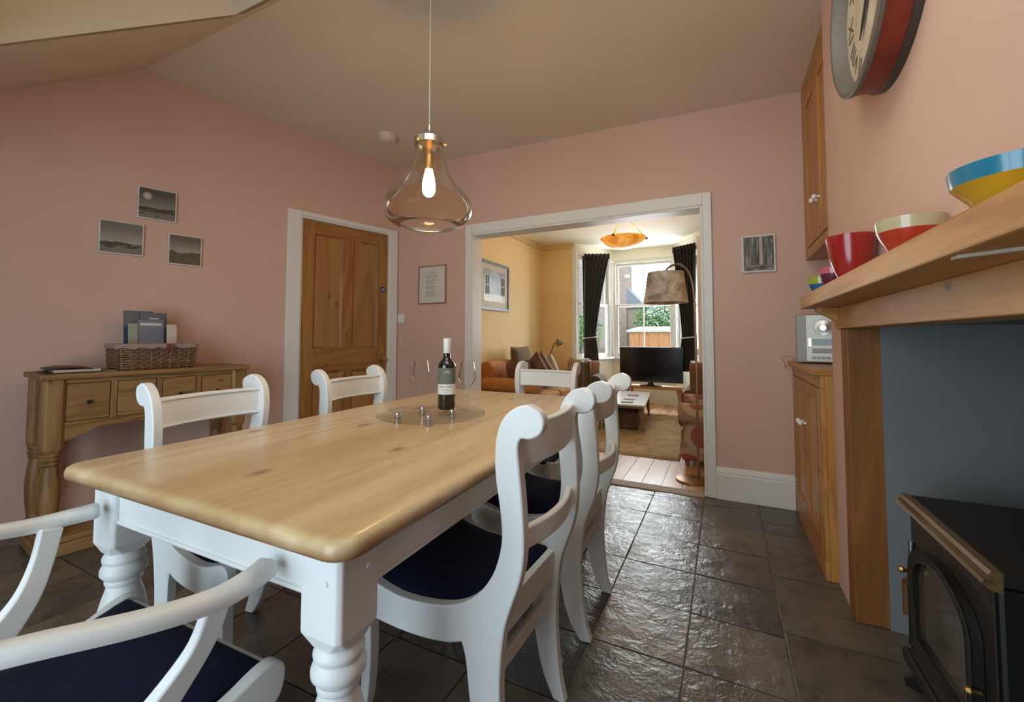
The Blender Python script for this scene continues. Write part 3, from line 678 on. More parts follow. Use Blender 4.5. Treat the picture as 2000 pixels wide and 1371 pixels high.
def wine_glass(loc, label):
    t = thing('wine_glass', label, 'wine glass', loc, 0, 'wine glasses beside the bottle')
    MB().lathe([(0.0, 0.001), (0.034, 0.0), (0.0345, 0.0015), (0.020, 0.0045), (0.006, 0.009), (0.0, 0.010)], 36).build('foot', wg_mat, t, ang=70)
    MB().lathe([(0.0, 0.008), (0.0045, 0.010), (0.0034, 0.03), (0.0034, 0.075), (0.006, 0.089), (0.0, 0.090)], 16).build('stem', wg_mat, t, ang=70)
    o = [(p.x, p.z) for p in cr([(0.002, 0, 0.086), (0.013, 0, 0.094), (0.029, 0, 0.112), (0.0365, 0, 0.132), (0.0355, 0, 0.155), (0.0315, 0, 0.180), (0.0275, 0, 0.202)], 4)]
    i = [(max(0.0, r-0.0016), z+0.0012 if k < 8 else z) for k, (r, z) in enumerate(o)][::-1]
    MB().lathe(o+i, 40, caps=False).build('bowl', wg_mat, t, ang=80)
    return t
wine_glass((-1.158, 1.462, GZ), 'empty wine glass left of the bottle')
wine_glass((-0.960, 1.516, GZ), 'empty wine glass right of the bottle')

# ================================================================== console table by the left wall (local x along wall, -y into room)
D = 0.43
CB = AW-math.radians(8); CD = Vector((math.sin(CB), math.cos(CB), 0)); CQ = Vector((-math.cos(CB), math.sin(CB), 0)); CO = Vector((-3.145, 1.354, 0))+CQ*0.23; RC = PI/2-CB
def CL(x, y, z): p = CO+CD*x+CQ*y; return (p.x, p.y, z)
cn = thing('console_table', 'rustic carved wooden console table against the pink wall', 'console table', CL(0, 0, 0), RC)
L2 = 0.472
MB().box(-L2-0.012, L2+0.012, -D-0.005, -0.03, 0.884, 0.912).build('top', M['console_x'], cn, smooth=False, bevel=0.005)
lp = [(0.0, 0.085), (0.030, 0.085), (0.036, 0.10), (0.040, 0.12), (0.030, 0.14), (0.034, 0.18), (0.040, 0.24), (0.043, 0.30), (0.041, 0.36), (0.034, 0.42), (0.030, 0.450), (0.036, 0.455), (0.038, 0.463), (0.032, 0.470), (0.038, 0.476), (0.040, 0.486), (0.033, 0.493), (0.038, 0.500), (0.040, 0.510), (0.034, 0.522)]
for sx in (-1, 1):
    for y in (-D+0.05, -0.085):
        lg = MB(); w = 0.042; k = 0.014
        sq = lambda z, ww=w, kk=k: [(ww, ww-kk, z), (ww-kk, ww, z), (-ww+kk, ww, z), (-ww, ww-kk, z), (-ww, -ww+kk, z), (-ww+kk, -ww, z), (ww-kk, -ww, z), (ww, -ww+kk, z)]
        lg.loft([sq(0.512, w*0.9, 0.02), sq(0.535), sq(0.884)])
        o = lg.build('leg', M['console_z'], cn, smooth=False, bevel=0.003); o.location = (sx*(L2-0.045), y, 0)
        MB().lathe(lp, 20).build('turned_shaft', M['console_z'], o, ang=45)
# lower plinth shelf
MB().box(-L2, L2, -D, -0.04, 0.0, 0.06).build('plinth', M['console_x'], cn, smooth=False, bevel=0.006)
MB().box(-L2+0.015, L2-0.015, -D+0.012, -0.045, 0.06, 0.088).build('shelf', M['console_x'], cn, smooth=False, bevel=0.006)
# frame behind the drawers, with shaped apron
x0, x1 = -L2+0.085, L2-0.085; yf = -D+0.022
MB().box(x0-0.005, x1+0.005, yf+0.014, -0.05, 0.64, 0.884).build('carcass', M['console_x'], cn, smooth=False)
MB().box(x0, x1, yf, yf+0.014, 0.862, 0.884).build('rail', M['console_x'], cn, smooth=False, bevel=0.002)
ap = [(x0, 0.565), (x0+0.03, 0.572), (x0+0.05, 0.588), (x0+0.08, 0.594), (x0+0.10, 0.608), (x0+0.125, 0.622), (x0+0.15, 0.625)]
poly = ap+[(-a, b) for a, b in ap[::-1]]+[(x1, 0.664), (x0, 0.664)]
MB().prism(poly, yf, yf+0.016, 'y').build('apron', M['console_x'], cn, smooth=False, bevel=0.002)
MB().prism([(y, z) for y, z in ((-D+0.09, 0.60), (-0.125, 0.60), (-0.125, 0.88), (-D+0.09, 0.88))], -L2+0.03, -L2+0.05, 'x').build('side_panel', M['console_x'], cn, smooth=False)
MB().prism([(y, z) for y, z in ((-D+0.09, 0.60), (-0.125, 0.60), (-0.125, 0.88), (-D+0.09, 0.88))], L2-0.05, L2-0.03, 'x').build('side_panel', M['console_x'], cn, smooth=False)
nd = 4; dv = 0.026; dw = (x1-x0-dv*(nd-1))/nd
for k in range(nd):
    a = x0+k*(dw+dv)
    dr_ = MB().box(a+0.003, a+dw-0.003, yf+0.004, yf+0.020, 0.668, 0.858).build('drawer', M['console_x'], cn, smooth=False, bevel=0.003)
    MB().lathe([(0.0, yf-0.020), (0.008, yf-0.019), (0.011, yf-0.012), (0.006, yf-0.006), (0.005, yf+0.006)], 14, (a+dw/2, 0, 0.76), 'y').build('knob', plain('dark_iron_knob', (0.04, 0.03, 0.025), 0.4, 0.6), dr_)
    if k < nd-1: MB().box(a+dw, a+dw+dv, yf, yf+0.018, 0.664, 0.862).build('divider', M['console_z'], cn, smooth=False, bevel=0.002)

# ---- wicker basket with cloth lining, bow and brochures
bk = thing('wicker_basket', 'brown wicker basket with pale cloth lining on the console table', 'basket', CL(0.012, -0.235, 0.9125), RC)
bw, bd, bh = 0.180, 0.108, 0.138
wick = wood('brown_wicker', (0.13, 0.065, 0.03), (0.25, 0.14, 0.07), (0.36, 0.22, 0.12), 'x', 6, 0.6, 12, 0, 0, 0.2)
MB().box(-bw+0.006, bw-0.006, -bd+0.006, bd-0.006, 0.002, 0.012).build('base', wick, bk, smooth=False)
def perim(u, r):
    P_ = 4*(bw+bd); d_ = (u % 1)*P_
    for (ax, ay, bx, by) in ((-bw, -bd, bw, -bd), (bw, -bd, bw, bd), (bw, bd, -bw, bd), (-bw, bd, -bw, -bd)):
        l_ = abs(bx-ax)+abs(by-ay)
        if d_ <= l_:
            k = d_/l_; nx, ny = (by-ay)/l_, -(bx-ax)/l_
            return (ax+(bx-ax)*k+nx*r, ay+(by-ay)*k+ny*r)
        d_ -= l_
    return (-bw, -bd)
mb = MB(); rows = 10; npt = 104
for j in range(rows):
    z = 0.012+j*(bh-0.018)/(rows-1); fl_ = 1+0.05*j/rows
    pts = []
    for i in range(npt):
        x, y = perim(i/npt, 0.0045*(1 if (i//2+j) % 2 else -1)); pts.append((x*fl_, y*fl_, z))
    pts.append(pts[0]); mb.tube(pts, 0.0056, 4, caps=False)
wv = mb.build('weave', wick, bk, ang=80); wv['kind'] = 'stuff'
mb = MB()
for i in range(0, npt, 4):
    x, y = perim((i+1)/npt, 0); mb.tube([(x, y, 0.0), (x*1.05, y*1.05, bh)], 0.004, 5)
st_ = mb.build('stakes', wick, bk); st_['kind'] = 'stuff'
lin = fabric('pale_cotton_lining', (0.38, 0.28, 0.24), (0.30, 0.22, 0.19), 0.9, 300)
mb = MB()
def hem(u, v):
    x, y = perim(u, 0.010 if v > 0.5 else -0.006); k = 1.05; z = [bh+0.010, bh-0.010+0.004*math.sin(u*90)][v > 0.5]
    return (x*k, y*k, z)
pr_rows = []
for (off, z) in ((-0.012, bh-0.05), (-0.008, bh+0.006), (0.0, bh+0.012), (0.009, bh+0.006), (0.0105, bh-0.016)):
    pr_rows.append([(perim(i/104, off)[0]*1.055, perim(i/104, off)[1]*1.055, z+(0.004*math.sin(i*0.9) if off > 0.01 else 0)) for i in range(104)])
mb.loft(pr_rows, caps=False); mb.build('cloth_lining', lin, bk, ang=70)
bowm = fabric('dusky_red_ribbon', (0.30, 0.07, 0.06), None, 0.7)
mb = MB()
for s in (-1, 1):
    mb.grid(lambda u, v: (0.045+s*0.024*math.sin(PI*u)*(0.4+u), -bd-0.022-0.008*math.sin(PI*u), bh-0.004+0.010*(v-0.5)+0.016*math.sin(2*PI*u)*0.6), 10, 2)
    mb.grid(lambda u, v: (0.045+s*(0.004+0.012*u)+0.007*(v-0.5), -bd-0.022, bh-0.008-0.036*u), 5, 1)
mb.build('ribbon_bow', bowm, bk, solid=0.002)

def print_mat(name, fn):
    n = N(name); fn(n); n.p(0.35); return n.m
def broch(c1, c2, c3):
    def fn(n):
        v = n.coord('Generated'); sp = n.n('SeparateXYZ'); n.l(v, sp.inputs[0]); z = sp.outputs[2]
        hz = n.math('ADD', z, n.math('MULTIPLY', n.noise(v, 4, 3), 0.25))
        n.col(n.ramp(hz, [(0.25, c1), (0.5, c2), (0.75, c3), (0.95, c3)]))
    return fn
def brochure(name, lab, s, off, w, h, z, mat, tilt=-0.12, rz=0.0, grp='brochures standing in the basket', th=0.004):
    o = MB().box(-w/2, w/2, -th/2, th/2, 0, h).build(name, mat, smooth=False, bevel=0.0008)
    o.location = CL(s, off, z); o.rotation_euler = (Matrix.Rotation(RC+rz, 3, 'Z') @ Matrix.Rotation(tilt, 3, 'X')).to_euler()
    return tag(o, lab, 'brochure', grp)
brochure('brochure', 'large dark blue brochure at the back of the basket', -0.030, -0.150, 0.145, 0.335, 0.93, print_mat('blue_grey_cover', broch((0.05, 0.07, 0.10), (0.07, 0.10, 0.15), (0.06, 0.085, 0.14))))
brochure('brochure', 'blue brochure with pale title, right of the dark one', 0.042, -0.163, 0.135, 0.325, 0.93, print_mat('sky_blue_cover', broch((0.12, 0.13, 0.18), (0.16, 0.20, 0.30), (0.07, 0.10, 0.18))))
brochure('brochure', 'white brochure with blue coast photo at the front of the basket', 0.015, -0.205, 0.13, 0.280, 0.93, print_mat('coast_cover', broch((0.12, 0.13, 0.22), (0.20, 0.22, 0.32), (0.13, 0.16, 0.25))))
brochure('brochure', 'small green and white leaflet in the basket', -0.075, -0.215, 0.045, 0.255, 0.93, print_mat('green_leaflet', broch((0.40, 0.42, 0.38), (0.10, 0.17, 0.10), (0.25, 0.30, 0.27))))
brochure('brochure', 'small white and red leaflet leaning out of the basket', 0.112, -0.225, 0.058, 0.250, 0.93, print_mat('red_leaflet', broch((0.35, 0.08, 0.07), (0.60, 0.50, 0.46), (0.70, 0.62, 0.58))), -0.05, 0.25)
for s_, off_, z_, w_, h_ in ((0.015, -0.2075, 0.243, 0.105, 0.016), (0.035, -0.165, 0.285, 0.05, 0.008)):
    o_ = [o for o in bpy.data.objects if o.name.startswith('brochure') and (o['label'].startswith('white brochure') if w_ > 0.06 else o['label'].startswith('blue brochure'))][0]
    MB().box(-w_/2, w_/2, -0.0026, -0.002, z_, z_+h_).build('title_strip', plain('white_title_ink', (0.62, 0.60, 0.56), 0.5), o_, smooth=False)
# ---- leather folder with papers
fo = thing('leather_folder', 'brown leather folder on the left end of the console table', 'folder', CL(-0.325, -0.24, 0.9122), RC-0.06)
lea = plain('brown_leather', (0.055, 0.028, 0.020), 0.45)
MB().box(-0.13, 0.085, -0.150, 0.150, 0.0, 0.005).build('back_cover', lea, fo, smooth=False, bevel=0.002)
MB().box(-0.095, 0.080, -0.140, 0.145, 0.005, 0.018).build('papers', plain('cream_paper', (0.55, 0.47, 0.40), 0.8), fo, smooth=False)
mb = MB(); mb.grid(lambda u, v: (-0.12+0.17*u, -0.145+0.29*v, 0.0195+0.008*math.sin(PI*u)), 8, 2); mb.build('front_cover', lea, fo, solid=0.004)
pp_ = MB().box(-0.012, 0.022, -0.06, 0.08, 0, 0.003).build('envelope', plain('buff_paper', (0.45, 0.36, 0.27), 0.8), smooth=False); pp_.location = CL(-0.215, -0.31, 0.9125); pp_.rotation_euler = (0, 0, RC+0.2)
tag(pp_, 'buff paper slip between the folder and the basket', 'paper')

# ================================================================== pictures
def landscape(name, hor, hill, seed, tint=(1, 0.93, 0.86), sky=((0.30,)*3, (0.12,)*3), moon=None, water=False):
    def fn(n):
        v = n.coord('Generated', loc=(seed, 0, 0)); tc = n.coord('Generated'); sp = n.n('SeparateXYZ'); n.l(tc, sp.inputs[0])
        z, x = sp.outputs[2], sp.outputs[0]
        cx = n.n('CombineXYZ'); n.l(n.math('ADD', x, float(seed)), cx.inputs[0])
        hn = n.math('ADD', n.math('MULTIPLY', n.noise(cx.outputs[0], 2.2, 5, 0.6), hill), hor-hill*0.5)
        mask = n.math('GREATER_THAN', n.math('SUBTRACT', hn, z), 0.0)
        mp = n.n('Mapping'); n.l(v, mp.inputs[0]); mp.inputs['Scale'].default_value = (1.2, 1, 6)
        cl = n.math('MULTIPLY_ADD', n.noise(mp.outputs[0], 2.5, 5, 0.6, 0.6), 0.35); n.l(z, cl.node.inputs[2])
        skyc = n.ramp(cl, [(hor, tuple(k*1.6 for k in sky[0])), (hor+0.3, sky[0]), (1.05, sky[1])])
        if moon:
            d = n.math('ADD', n.math('POWER', n.math('SUBTRACT', x, moon[0]), 2), n.math('POWER', n.math('SUBTRACT', z, moon[1]), 2))
            skyc = n.mix(n.ramp(d, [(0.0, (0.8,)*3), (0.02, (0, 0, 0))]), skyc, (0.75, 0.72, 0.66))
        land = n.ramp(n.noise(v, 9, 4), [(0.3, (0.018,)*3), (0.7, (0.07,)*3)])
        if water:
            wm = n.math('GREATER_THAN', n.math('SUBTRACT', n.noise(mp.outputs[0], 3.2, 3), z), 0.30)
            land = n.mix(n.math('MULTIPLY', wm, 0.55), land, (0.30, 0.30, 0.29))
        c = n.mix(mask, skyc, land); n.col(n.mix(1.0, c, tint, 'MULTIPLY'))
    return print_mat(name, fn)
edge = plain('white_canvas_edge', (0.72, 0.68, 0.63), 0.7)
def canvas(name, lab, loc, rz, w, h, mat, border=0.007, grp=None, thick=0.018):
    t = thing(name, lab, 'picture', loc, rz, grp)
    MB().box(-w/2, w/2, -thick, -0.001, -h/2, h/2).build('canvas', edge, t, smooth=False, bevel=0.001)
    MB().box(-w/2+border, w/2-border, -thick-0.001, -thick, -h/2+border, h/2-border).build('print', mat, t, smooth=False)
    return t
GP = 'three monochrome prints on the pink wall'
canvas('photo_print', 'topmost small monochrome print, moonlit shore, above the console', WL(-1.887, 1.992), RW, 0.205, 0.212, landscape('moon_shore', 0.36, 0.30, 3, sky=((0.20,)*3, (0.075,)*3), moon=(0.22, 0.74), water=True), grp=GP)
canvas('photo_print', 'lower left small monochrome print of hills under striped cloud', WL(-2.058, 1.735), RW, 0.215, 0.212, landscape('cloud_hills', 0.34, 0.22, 8, sky=((0.30,)*3, (0.16,)*3), water=True), grp=GP)
canvas('photo_print', 'lower right small monochrome print of a dark headland', WL(-1.728, 1.706), RW, 0.190, 0.210, landscape('dark_headland', 0.42, 0.34, 13, sky=((0.26,)*3, (0.10,)*3)), grp=GP)
def forest():
    def fn(n):
        v = n.coord('Generated', (9, 1, 0.9)); tc = n.coord('Generated'); sp = n.n('SeparateXYZ'); n.l(tc, sp.inputs[0]); x, z = sp.outputs[0], sp.outputs[2]
        tr = n.noise(v, 1.6, 4, 0.7, 0.4)
        c = n.ramp(tr, [(0.36, (0.015,)*3), (0.52, (0.11,)*3), (0.68, (0.42,)*3)])
        t1 = n.math('LESS_THAN', n.math('ABSOLUTE', n.math('SUBTRACT', x, 0.58)), 0.055)
        c = n.mix(n.math('MULTIPLY', n.math('MULTIPLY', t1, n.math('GREATER_THAN', z, 0.16)), 0.8), c, (0.50, 0.49, 0.46))
        gm = n.math('LESS_THAN', n.math('ADD', z, n.math('MULTIPLY', n.noise(tc, 5, 3), 0.12)), 0.24)
        c = n.mix(gm, c, n.ramp(n.noise(n.coord('Generated', (1, 1, 5)), 4, 4, 0.6, 1), [(0.4, (0.03,)*3), (0.6, (0.30,)*3)]))
        n.col(n.mix(1.0, c, (1, 0.93, 0.84), 'MULTIPLY'))
    return print_mat('forest_print_ink', fn)
canvas('forest_print', 'small framed monochrome picture of a forest right of the opening', (0.222, YB, 1.667), 0, 0.198, 0.252, forest(), 0.011)
# framed notice
fn_ = thing('framed_notice', 'framed notice of printed text beside the wide opening', 'framed notice', (-2.488, YB, 1.605))
fw, fh = 0.325, 0.368
def frame_sides(t, w, h, b, dep, mat, nm='frame'):
    for bx in ((-w/2, w/2, h/2-b, h/2), (-w/2, w/2, -h/2, -h/2+b), (-w/2, -w/2+b, -h/2+b, h/2-b), (w/2-b, w/2, -h/2+b, h/2-b)):
        MB().box(bx[0], bx[1], -dep, -0.001, bx[2], bx[3]).build(nm, mat, t, smooth=False, bevel=0.0015)
frame_sides(fn_, fw, fh, 0.011, 0.016, wood('thin_oak_frame', (0.25, 0.13, 0.06), (0.36, 0.20, 0.10), (0.45, 0.27, 0.14), 'x', 2))
pg = MB().box(-fw/2+0.011, fw/2-0.011, -0.008, -0.002, -fh/2+0.011, fh/2-0.011).build('page', plain('notice_paper', (0.74, 0.70, 0.65), 0.7), fn_, smooth=False)
mb = MB(); rl = random.Random(3)
for k in range(26):
    z = 0.118-k*0.0092
    if k in (2, 7, 13, 19): continue
    w = 0.075*rl.uniform(0.6, 1.0) if k else 0.03
    cxx = 0.0 if k == 0 else -0.0
    x = -0.075 if k else -w
    while x < -0.075+2*w-0.004 if k else x < w:
        ww = rl.uniform(0.006, 0.016); mb.box(x, x+ww, -0.0086, -0.0079, z, z+0.0032); x += ww+0.004
t_ = mb.build('text_lines', plain('grey_print', (0.16, 0.16, 0.16), 0.8), pg, smooth=False); t_['kind'] = 'stuff'
MB().box(-fw/2+0.011, fw/2-0.011, -0.0125, -0.011, -fh/2+0.011, fh/2-0.011).build('glass', glass('clear_picture_glass', (0.99, 0.99, 0.98), 0.03, 0.01, 0.6), fn_, smooth=False)

# ================================================================== fireplace surround (faces -X; local x towards the camera, local -y into the room)
RX = -PI/2
ms = thing('fire_surround', 'thick wooden mantel shelf on chunky beams around the stove recess', 'mantelpiece', (XC, 1.45, 0), RX)
# local x = -(Y-1.45)
def bx(nm, Y0, Y1, X0, X1, z0, z1, mat, bev=0.004, par=None):
    return MB().box(1.45-Y1, 1.45-Y0, X0-XC, X1-XC, z0, z1).build(nm, mat, par or ms, smooth=False, bevel=bev)
bx('shelf', 0.62, 2.255, 0.308, XC, 1.226, 1.281, M['oak_x'], 0.004)
bx('lintel', 0.80, 2.235, 0.426, XC+0.10, 1.138, 1.226, M['oak_x'], 0.003)
bx('post', 2.118, 2.212, XC-0.004, XC+0.105, 0, 1.138, M['oak_z'], 0.003)
bx('post', 0.86, 0.955, XC-0.004, XC+0.105, 0, 1.138, M['oak_z'], 0.003)
pc = [(0, 0), (-0.075, 0), (-0.075, -0.012), (-0.03, -0.04), (0, -0.06)]
for yy in (2.19, 0.70):
    mb = MB().prism([(a-0.019, 1.226+b) for a, b in pc], 1.45-yy-0.022, 1.45-yy+0.022, 'x'); mb.build('corbel', M['oak_x'], ms, smooth=False, bevel=0.002)
MB().prism([(0.555, -0.125), (0.575, -0.125), (0.665, -0.02), (0.645, -0.02)], 1.221, 1.2262, 'z').build('pale_strip', plain('pale_strip_colour', (0.50, 0.42, 0.32), 0.8), ms, smooth=False)  # pale diagonal strip on the underside of the shelf

# ---- bowls on the mantel
def bowl(lab, Y, X, r, h, outer, rim, inner, z=1.2815, split=0.7, foot=0.45):
    t = thing('bowl', lab, 'bowl', (X, Y, z), 0, 'painted bowls on the mantel shelf')
    prof = [(0.0, 0.0), (r*foot, 0.0), (r*foot*1.05, h*0.04), (r*0.70, h*0.25), (r*0.87, h*0.5), (r*0.955, h*split)]
    MB().lathe(prof, 36, caps=False).build('body', outer, t, ang=60)
    MB().lathe([(r*0.955, h*split), (r*0.99, h*0.88), (r, h), (r*0.965, h)], 36, caps=False).build('rim_band', rim, t, ang=60)
    MB().lathe([(r*0.965, h), (r*0.92, h*0.7), (r*0.83, h*0.5), (r*0.64, h*0.26), (0.0, h*0.08)], 36, caps=False).build('inside', inner, t, ang=60)
    return t
def lac(name, c): return plain(name, c, 0.22, 0, 0.5, 0.4)
red = lac('deep_red_lacquer', (0.30, 0.012, 0.014)); bowl('small blue bowl with lime green rim at the end of the mantel', 2.205, 0.378, 0.047, 0.076, lac('bright_blue_lacquer', (0.02, 0.13, 0.36)), lac('lime_lacquer', (0.30, 0.36, 0.04)), red, split=0.62)
bowl('small plum bowl with pink rim beside the large red bowl', 1.955, 0.375, 0.047, 0.080, lac('plum_lacquer', (0.10, 0.015, 0.05)), lac('pink_lacquer', (0.50, 0.12, 0.17)), red, split=0.72)
bowl('large deep red bowl, the tallest on the mantel', 1.705, 0.374, 0.066, 0.146, red, red, lac('cream_lacquer_inside', (0.62, 0.55, 0.36)), split=0.8, foot=0.5)
bowl('orange-red bowl with cream striped rim beside the large red bowl', 1.235, 0.378, 0.062, 0.082, lac('scarlet_lacquer', (0.42, 0.035, 0.015)), lac('pale_cream_lacquer', (0.50, 0.44, 0.27)), red, split=0.68, foot=0.58)
bowl('yellow bowl with blue rim nearest the camera on the mantel', 0.84, 0.377, 0.074, 0.062, lac('mustard_lacquer', (0.60, 0.33, 0.015)), lac('teal_blue_lacquer', (0.02, 0.20, 0.32)), red, split=0.62, foot=0.6)

# ---- wood stove
sv = thing('wood_stove', 'black cast iron stove with brass-coloured top moulding in the fireplace', 'stove', (0.525, 1.56, 0), RX)
iron = plain('black_cast_iron', (0.010, 0.009, 0.0085), 0.45); ironw = plain('worn_brown_iron', (0.020, 0.014, 0.011), 0.48)
bronze = wood('bronzed_moulding', (0.06, 0.032, 0.012), (0.13, 0.075, 0.03), (0.22, 0.135, 0.06), 'x', 2, 0.4, 8)
hw = 0.255
MB().box(-hw+0.02, hw-0.02, 0.0, 0.36, 0.10, 0.555).build('firebox', iron, sv, smooth=False, bevel=0.01)
MB().box(-hw, hw, 0.0, 0.38, 0.565, 0.598).build('top_plate', ironw, sv, smooth=False, bevel=0.004)
mp_ = [(0.0, 0.598), (-0.018, 0.598), (-0.024, 0.590), (-0.020, 0.583), (-0.030, 0.578), (-0.034, 0.570), (-0.026, 0.562), (-0.012, 0.556), (0.0, 0.553)]
MB().prism(mp_, -hw-0.005, hw+0.005, 'x').build('front_moulding', bronze, sv, smooth=False)
MB().box(-hw+0.025, hw-0.025, -0.006, 0.0, 0.13, 0.545).build('front_plate', ironw, sv, smooth=False, bevel=0.002)
# arched door with glass
da, dn = 0.155, 10
def arch(w, z0, zs, rise):
    return [(-w, z0), (w, z0), (w, zs)]+[(w*math.cos(PI*k/dn), zs+rise*math.sin(PI*k/dn)) for k in range(1, dn)]+[(-w, zs)]
oA, iA = arch(0.185, 0.17, 0.40, 0.095), arch(0.150, 0.205, 0.39, 0.078)
n_ = len(oA); mb = MB()
vs = [(x, -0.008, z) for x, z in oA]+[(x, -0.008, z) for x, z in iA]+[(x, -0.030, z) for x, z in oA]+[(x, -0.026, z) for x, z in iA]
fs = []
for i in range(n_):
    j = (i+1) % n_
    fs += [(2*n_+i, 2*n_+j, 3*n_+j, 3*n_+i), (i, j, 2*n_+j, 2*n_+i)[::-1], (n_+i, n_+j, 3*n_+j, 3*n_+i)]
mb.add(vs, fs); sdoor = mb.build('door', iron, sv, bevel=0.003)
gn = N('sooty_stove_glass'); gn.col(gn.ramp(gn.noise(gn.coord(), 5, 4, 0.6, 0.5), [(0.35, (0.012, 0.010, 0.009)), (0.7, (0.10, 0.075, 0.055))])); gn.p(0.12)
MB().prism(iA, -0.016, -0.010, 'y').build('door_glass', gn.m, sdoor, smooth=False)
for s in (-1, 1): MB().lathe([(0.0, -0.05), (0.008, -0.048), (0.010, -0.04), (0.006, -0.032), (0.006, -0.02)], 12, (s*0.20, 0, 0.30 if s > 0 else 0.38), 'y').build('knob', M['brass'], sv)
MB().lathe([(0.008, 0.2), (0.008, 0.47)], 10, (-0.205, -0.014, 0)).build('hinge_rod', M['steel'], sv)
MB().box(-hw-0.01, hw+0.01, -0.03, 0.36, 0.075, 0.115).build('base_plate', iron, sv, smooth=False, bevel=0.008)
MB().box(-hw+0.04, hw-0.04, -0.022, -0.004, 0.118, 0.165).build('ash_lip', ironw, sv, smooth=False, bevel=0.006)
for s in (-1, 1):
    for y in (0.02, 0.31):
        pa = cr([(s*(hw-0.02), y, 0.09), (s*(hw-0.0), y-0.012, 0.065), (s*(hw-0.012), y-0.008, 0.035), (s*(hw+0.012), y-0.02, 0.0)], 4)
        MB().tube(pa, [0.030-0.010*math.sin(PI*k/(len(pa)-1)) for k in range(len(pa))], 10).build('leg', iron, sv)
MB().tube([(0, 0.30, 0.598), (0, 0.30, 1.145)], 0.062, 24).build('flue', iron, sv)
cop = plain('rusty_iron', (0.20, 0.085, 0.03), 0.5, 0.3)
mb = MB().tube([(-hw+0.03, 0.035, 0.25), (-0.43, 0.035, 0.25), (-0.44, 0.035, 0.24), (-0.44, 0.035, 0.13)], 0.011, 8); hd = mb.build('side_handle', cop, sv); hd['label'] = 'rust-brown cranked side handle'

# ---- wall clock
ck = thing('wall_clock', 'large round red-sided wall clock with worn cream dial', 'clock', (XC, 1.515, 2.11), RX)
R_ = 0.288
rd = N('worn_red_enamel'); f_ = rd.noise(rd.coord(), 14, 5, 0.65); rd.col(rd.ramp(f_, [(0.35, (0.14, 0.018, 0.009)), (0.6, (0.24, 0.03, 0.014)), (0.78, (0.13, 0.04, 0.025))])); rd.p(0.35)
grey = plain('dark_worn_metal', (0.075, 0.062, 0.055), 0.45, 0.3)
MB().lathe([(R_, -0.001), (R_+0.004, -0.002), (R_+0.004, -0.018), (R_-0.002, -0.020)], 72, axis='y', caps=False).build('back_rim', grey, ck)
MB().lathe([(R_-0.002, -0.018), (R_-0.004, -0.074)], 72, axis='y', caps=False).build('case', rd.m, ck)
MB().lathe([(R_-0.004, -0.072), (R_, -0.076), (R_, -0.086), (R_-0.006, -0.090), (R_-0.018, -0.089), (R_-0.022, -0.084), (R_-0.030, -0.048), (R_-0.030, -0.044)], 72, axis='y', caps=False).build('bezel', plain('brown_worn_bezel', (0.15, 0.125, 0.10), 0.5), ck)
fc = N('aged_dial'); f_ = fc.noise(fc.coord(), 9, 6, 0.7, 0.6); fc.col(fc.ramp(f_, [(0.3, (0.42, 0.34, 0.24)), (0.55, (0.62, 0.53, 0.40)), (0.75, (0.70, 0.62, 0.50))])); fc.p(0.6)
face = MB().lathe([(0.0, -0.047), (R_-0.029, -0.047), (R_-0.029, -0.044)], 72, axis='y').build('dial', fc.m, ck)
ink = plain('faded_dial_ink', (0.10, 0.08, 0.06), 0.7)
for k, s in enumerate(('XII', 'I', 'II', 'III', 'IIII', 'V', 'VI', 'VII', 'VIII', 'IX', 'X', 'XI')):
    a = 2*PI*k/12; vs, fs = text_mesh(s, 0.075)
    rr = R_-0.085; c_, s_ = math.cos(-a), math.sin(-a)
    vs = [((x*c_-y*s_)+rr*math.sin(a), -0.0475-z, (x*s_+y*c_)+rr*math.cos(a)) for x, y, z in vs]
    MB().add(vs, fs).build('numeral', ink, face, smooth=False)
for nm, a, l_, w_ in (('hour_hand', math.radians(222), 0.135, 0.012), ('minute_hand', math.radians(128), 0.20, 0.009)):
    c_, s_ = math.cos(-a), math.sin(-a)
    P_ = [(-w_, -0.03), (w_, -0.03), (w_*0.8, l_*0.7), (0, l_), (-w_*0.8, l_*0.7)]
    MB().prism([(x*c_-y*s_, x*s_+y*c_) for x, y in P_], -0.055, -0.0525, 'y').build(nm, M['black'], ck, smooth=False)
MB().lathe([(0.0, -0.060), (0.010, -0.059), (0.012, -0.047)], 16, axis='y').build('hub', M['black'], ck)

# ================================================================== alcove cupboards
lc = thing('base_cupboard', 'low pine alcove cupboard with white knobs under the stereo', 'cupboard', (0, 0, 0))
def cb(nm, Y0, Y1, X0, X1, z0, z1, mat, par, bev=0.003): return MB().box(X0, X1, Y0, Y1, z0, z1).build(nm, mat, par, smooth=False, bevel=bev)
def cupboard_door(par, Y0, Y1, z0, z1, X, knobY, knobz, st=0.06):
    d = MB(); d.box(X-0.02, X, Y0, Y0+st, z0, z1).box(X-0.02, X, Y1-st, Y1, z0, z1).box(X-0.02, X, Y0+st, Y1-st, z0, z0+st+.02).box(X-0.02, X, Y0+st, Y1-st, z1-st, z1)
    o = d.build('door', M['pine_z'], par, smooth=False, bevel=0.003)
    MB().box(X-0.011, X-0.003, Y0+st, Y1-st, z0+st+.02, z1-st).build('panel', M['pine_panel'], o, smooth=False)
    MB().lathe([(0.0, -0.058), (0.010, -0.056), (0.0155, -0.048), (0.0155, -0.042), (0.009, -0.034), (0.006, -0.028), (0.008, -0.020)], 18, (X, knobY, knobz), 'x').build('knob', M['porcelain'], o)
    return o
XL = 0.415
cb('carcass', 2.405, YB-0.002, XL, 1.29, 0.0, 0.925, M['pine_z'], lc)
cb('plinth', 2.405, YB-0.004, XL-0.018, XL, 0.0, 0.085, M['pine_x'], lc)
cb('frieze', 2.405, YB-0.004, XL-0.018, XL, 0.865, 0.925, M['pine_x'], lc)
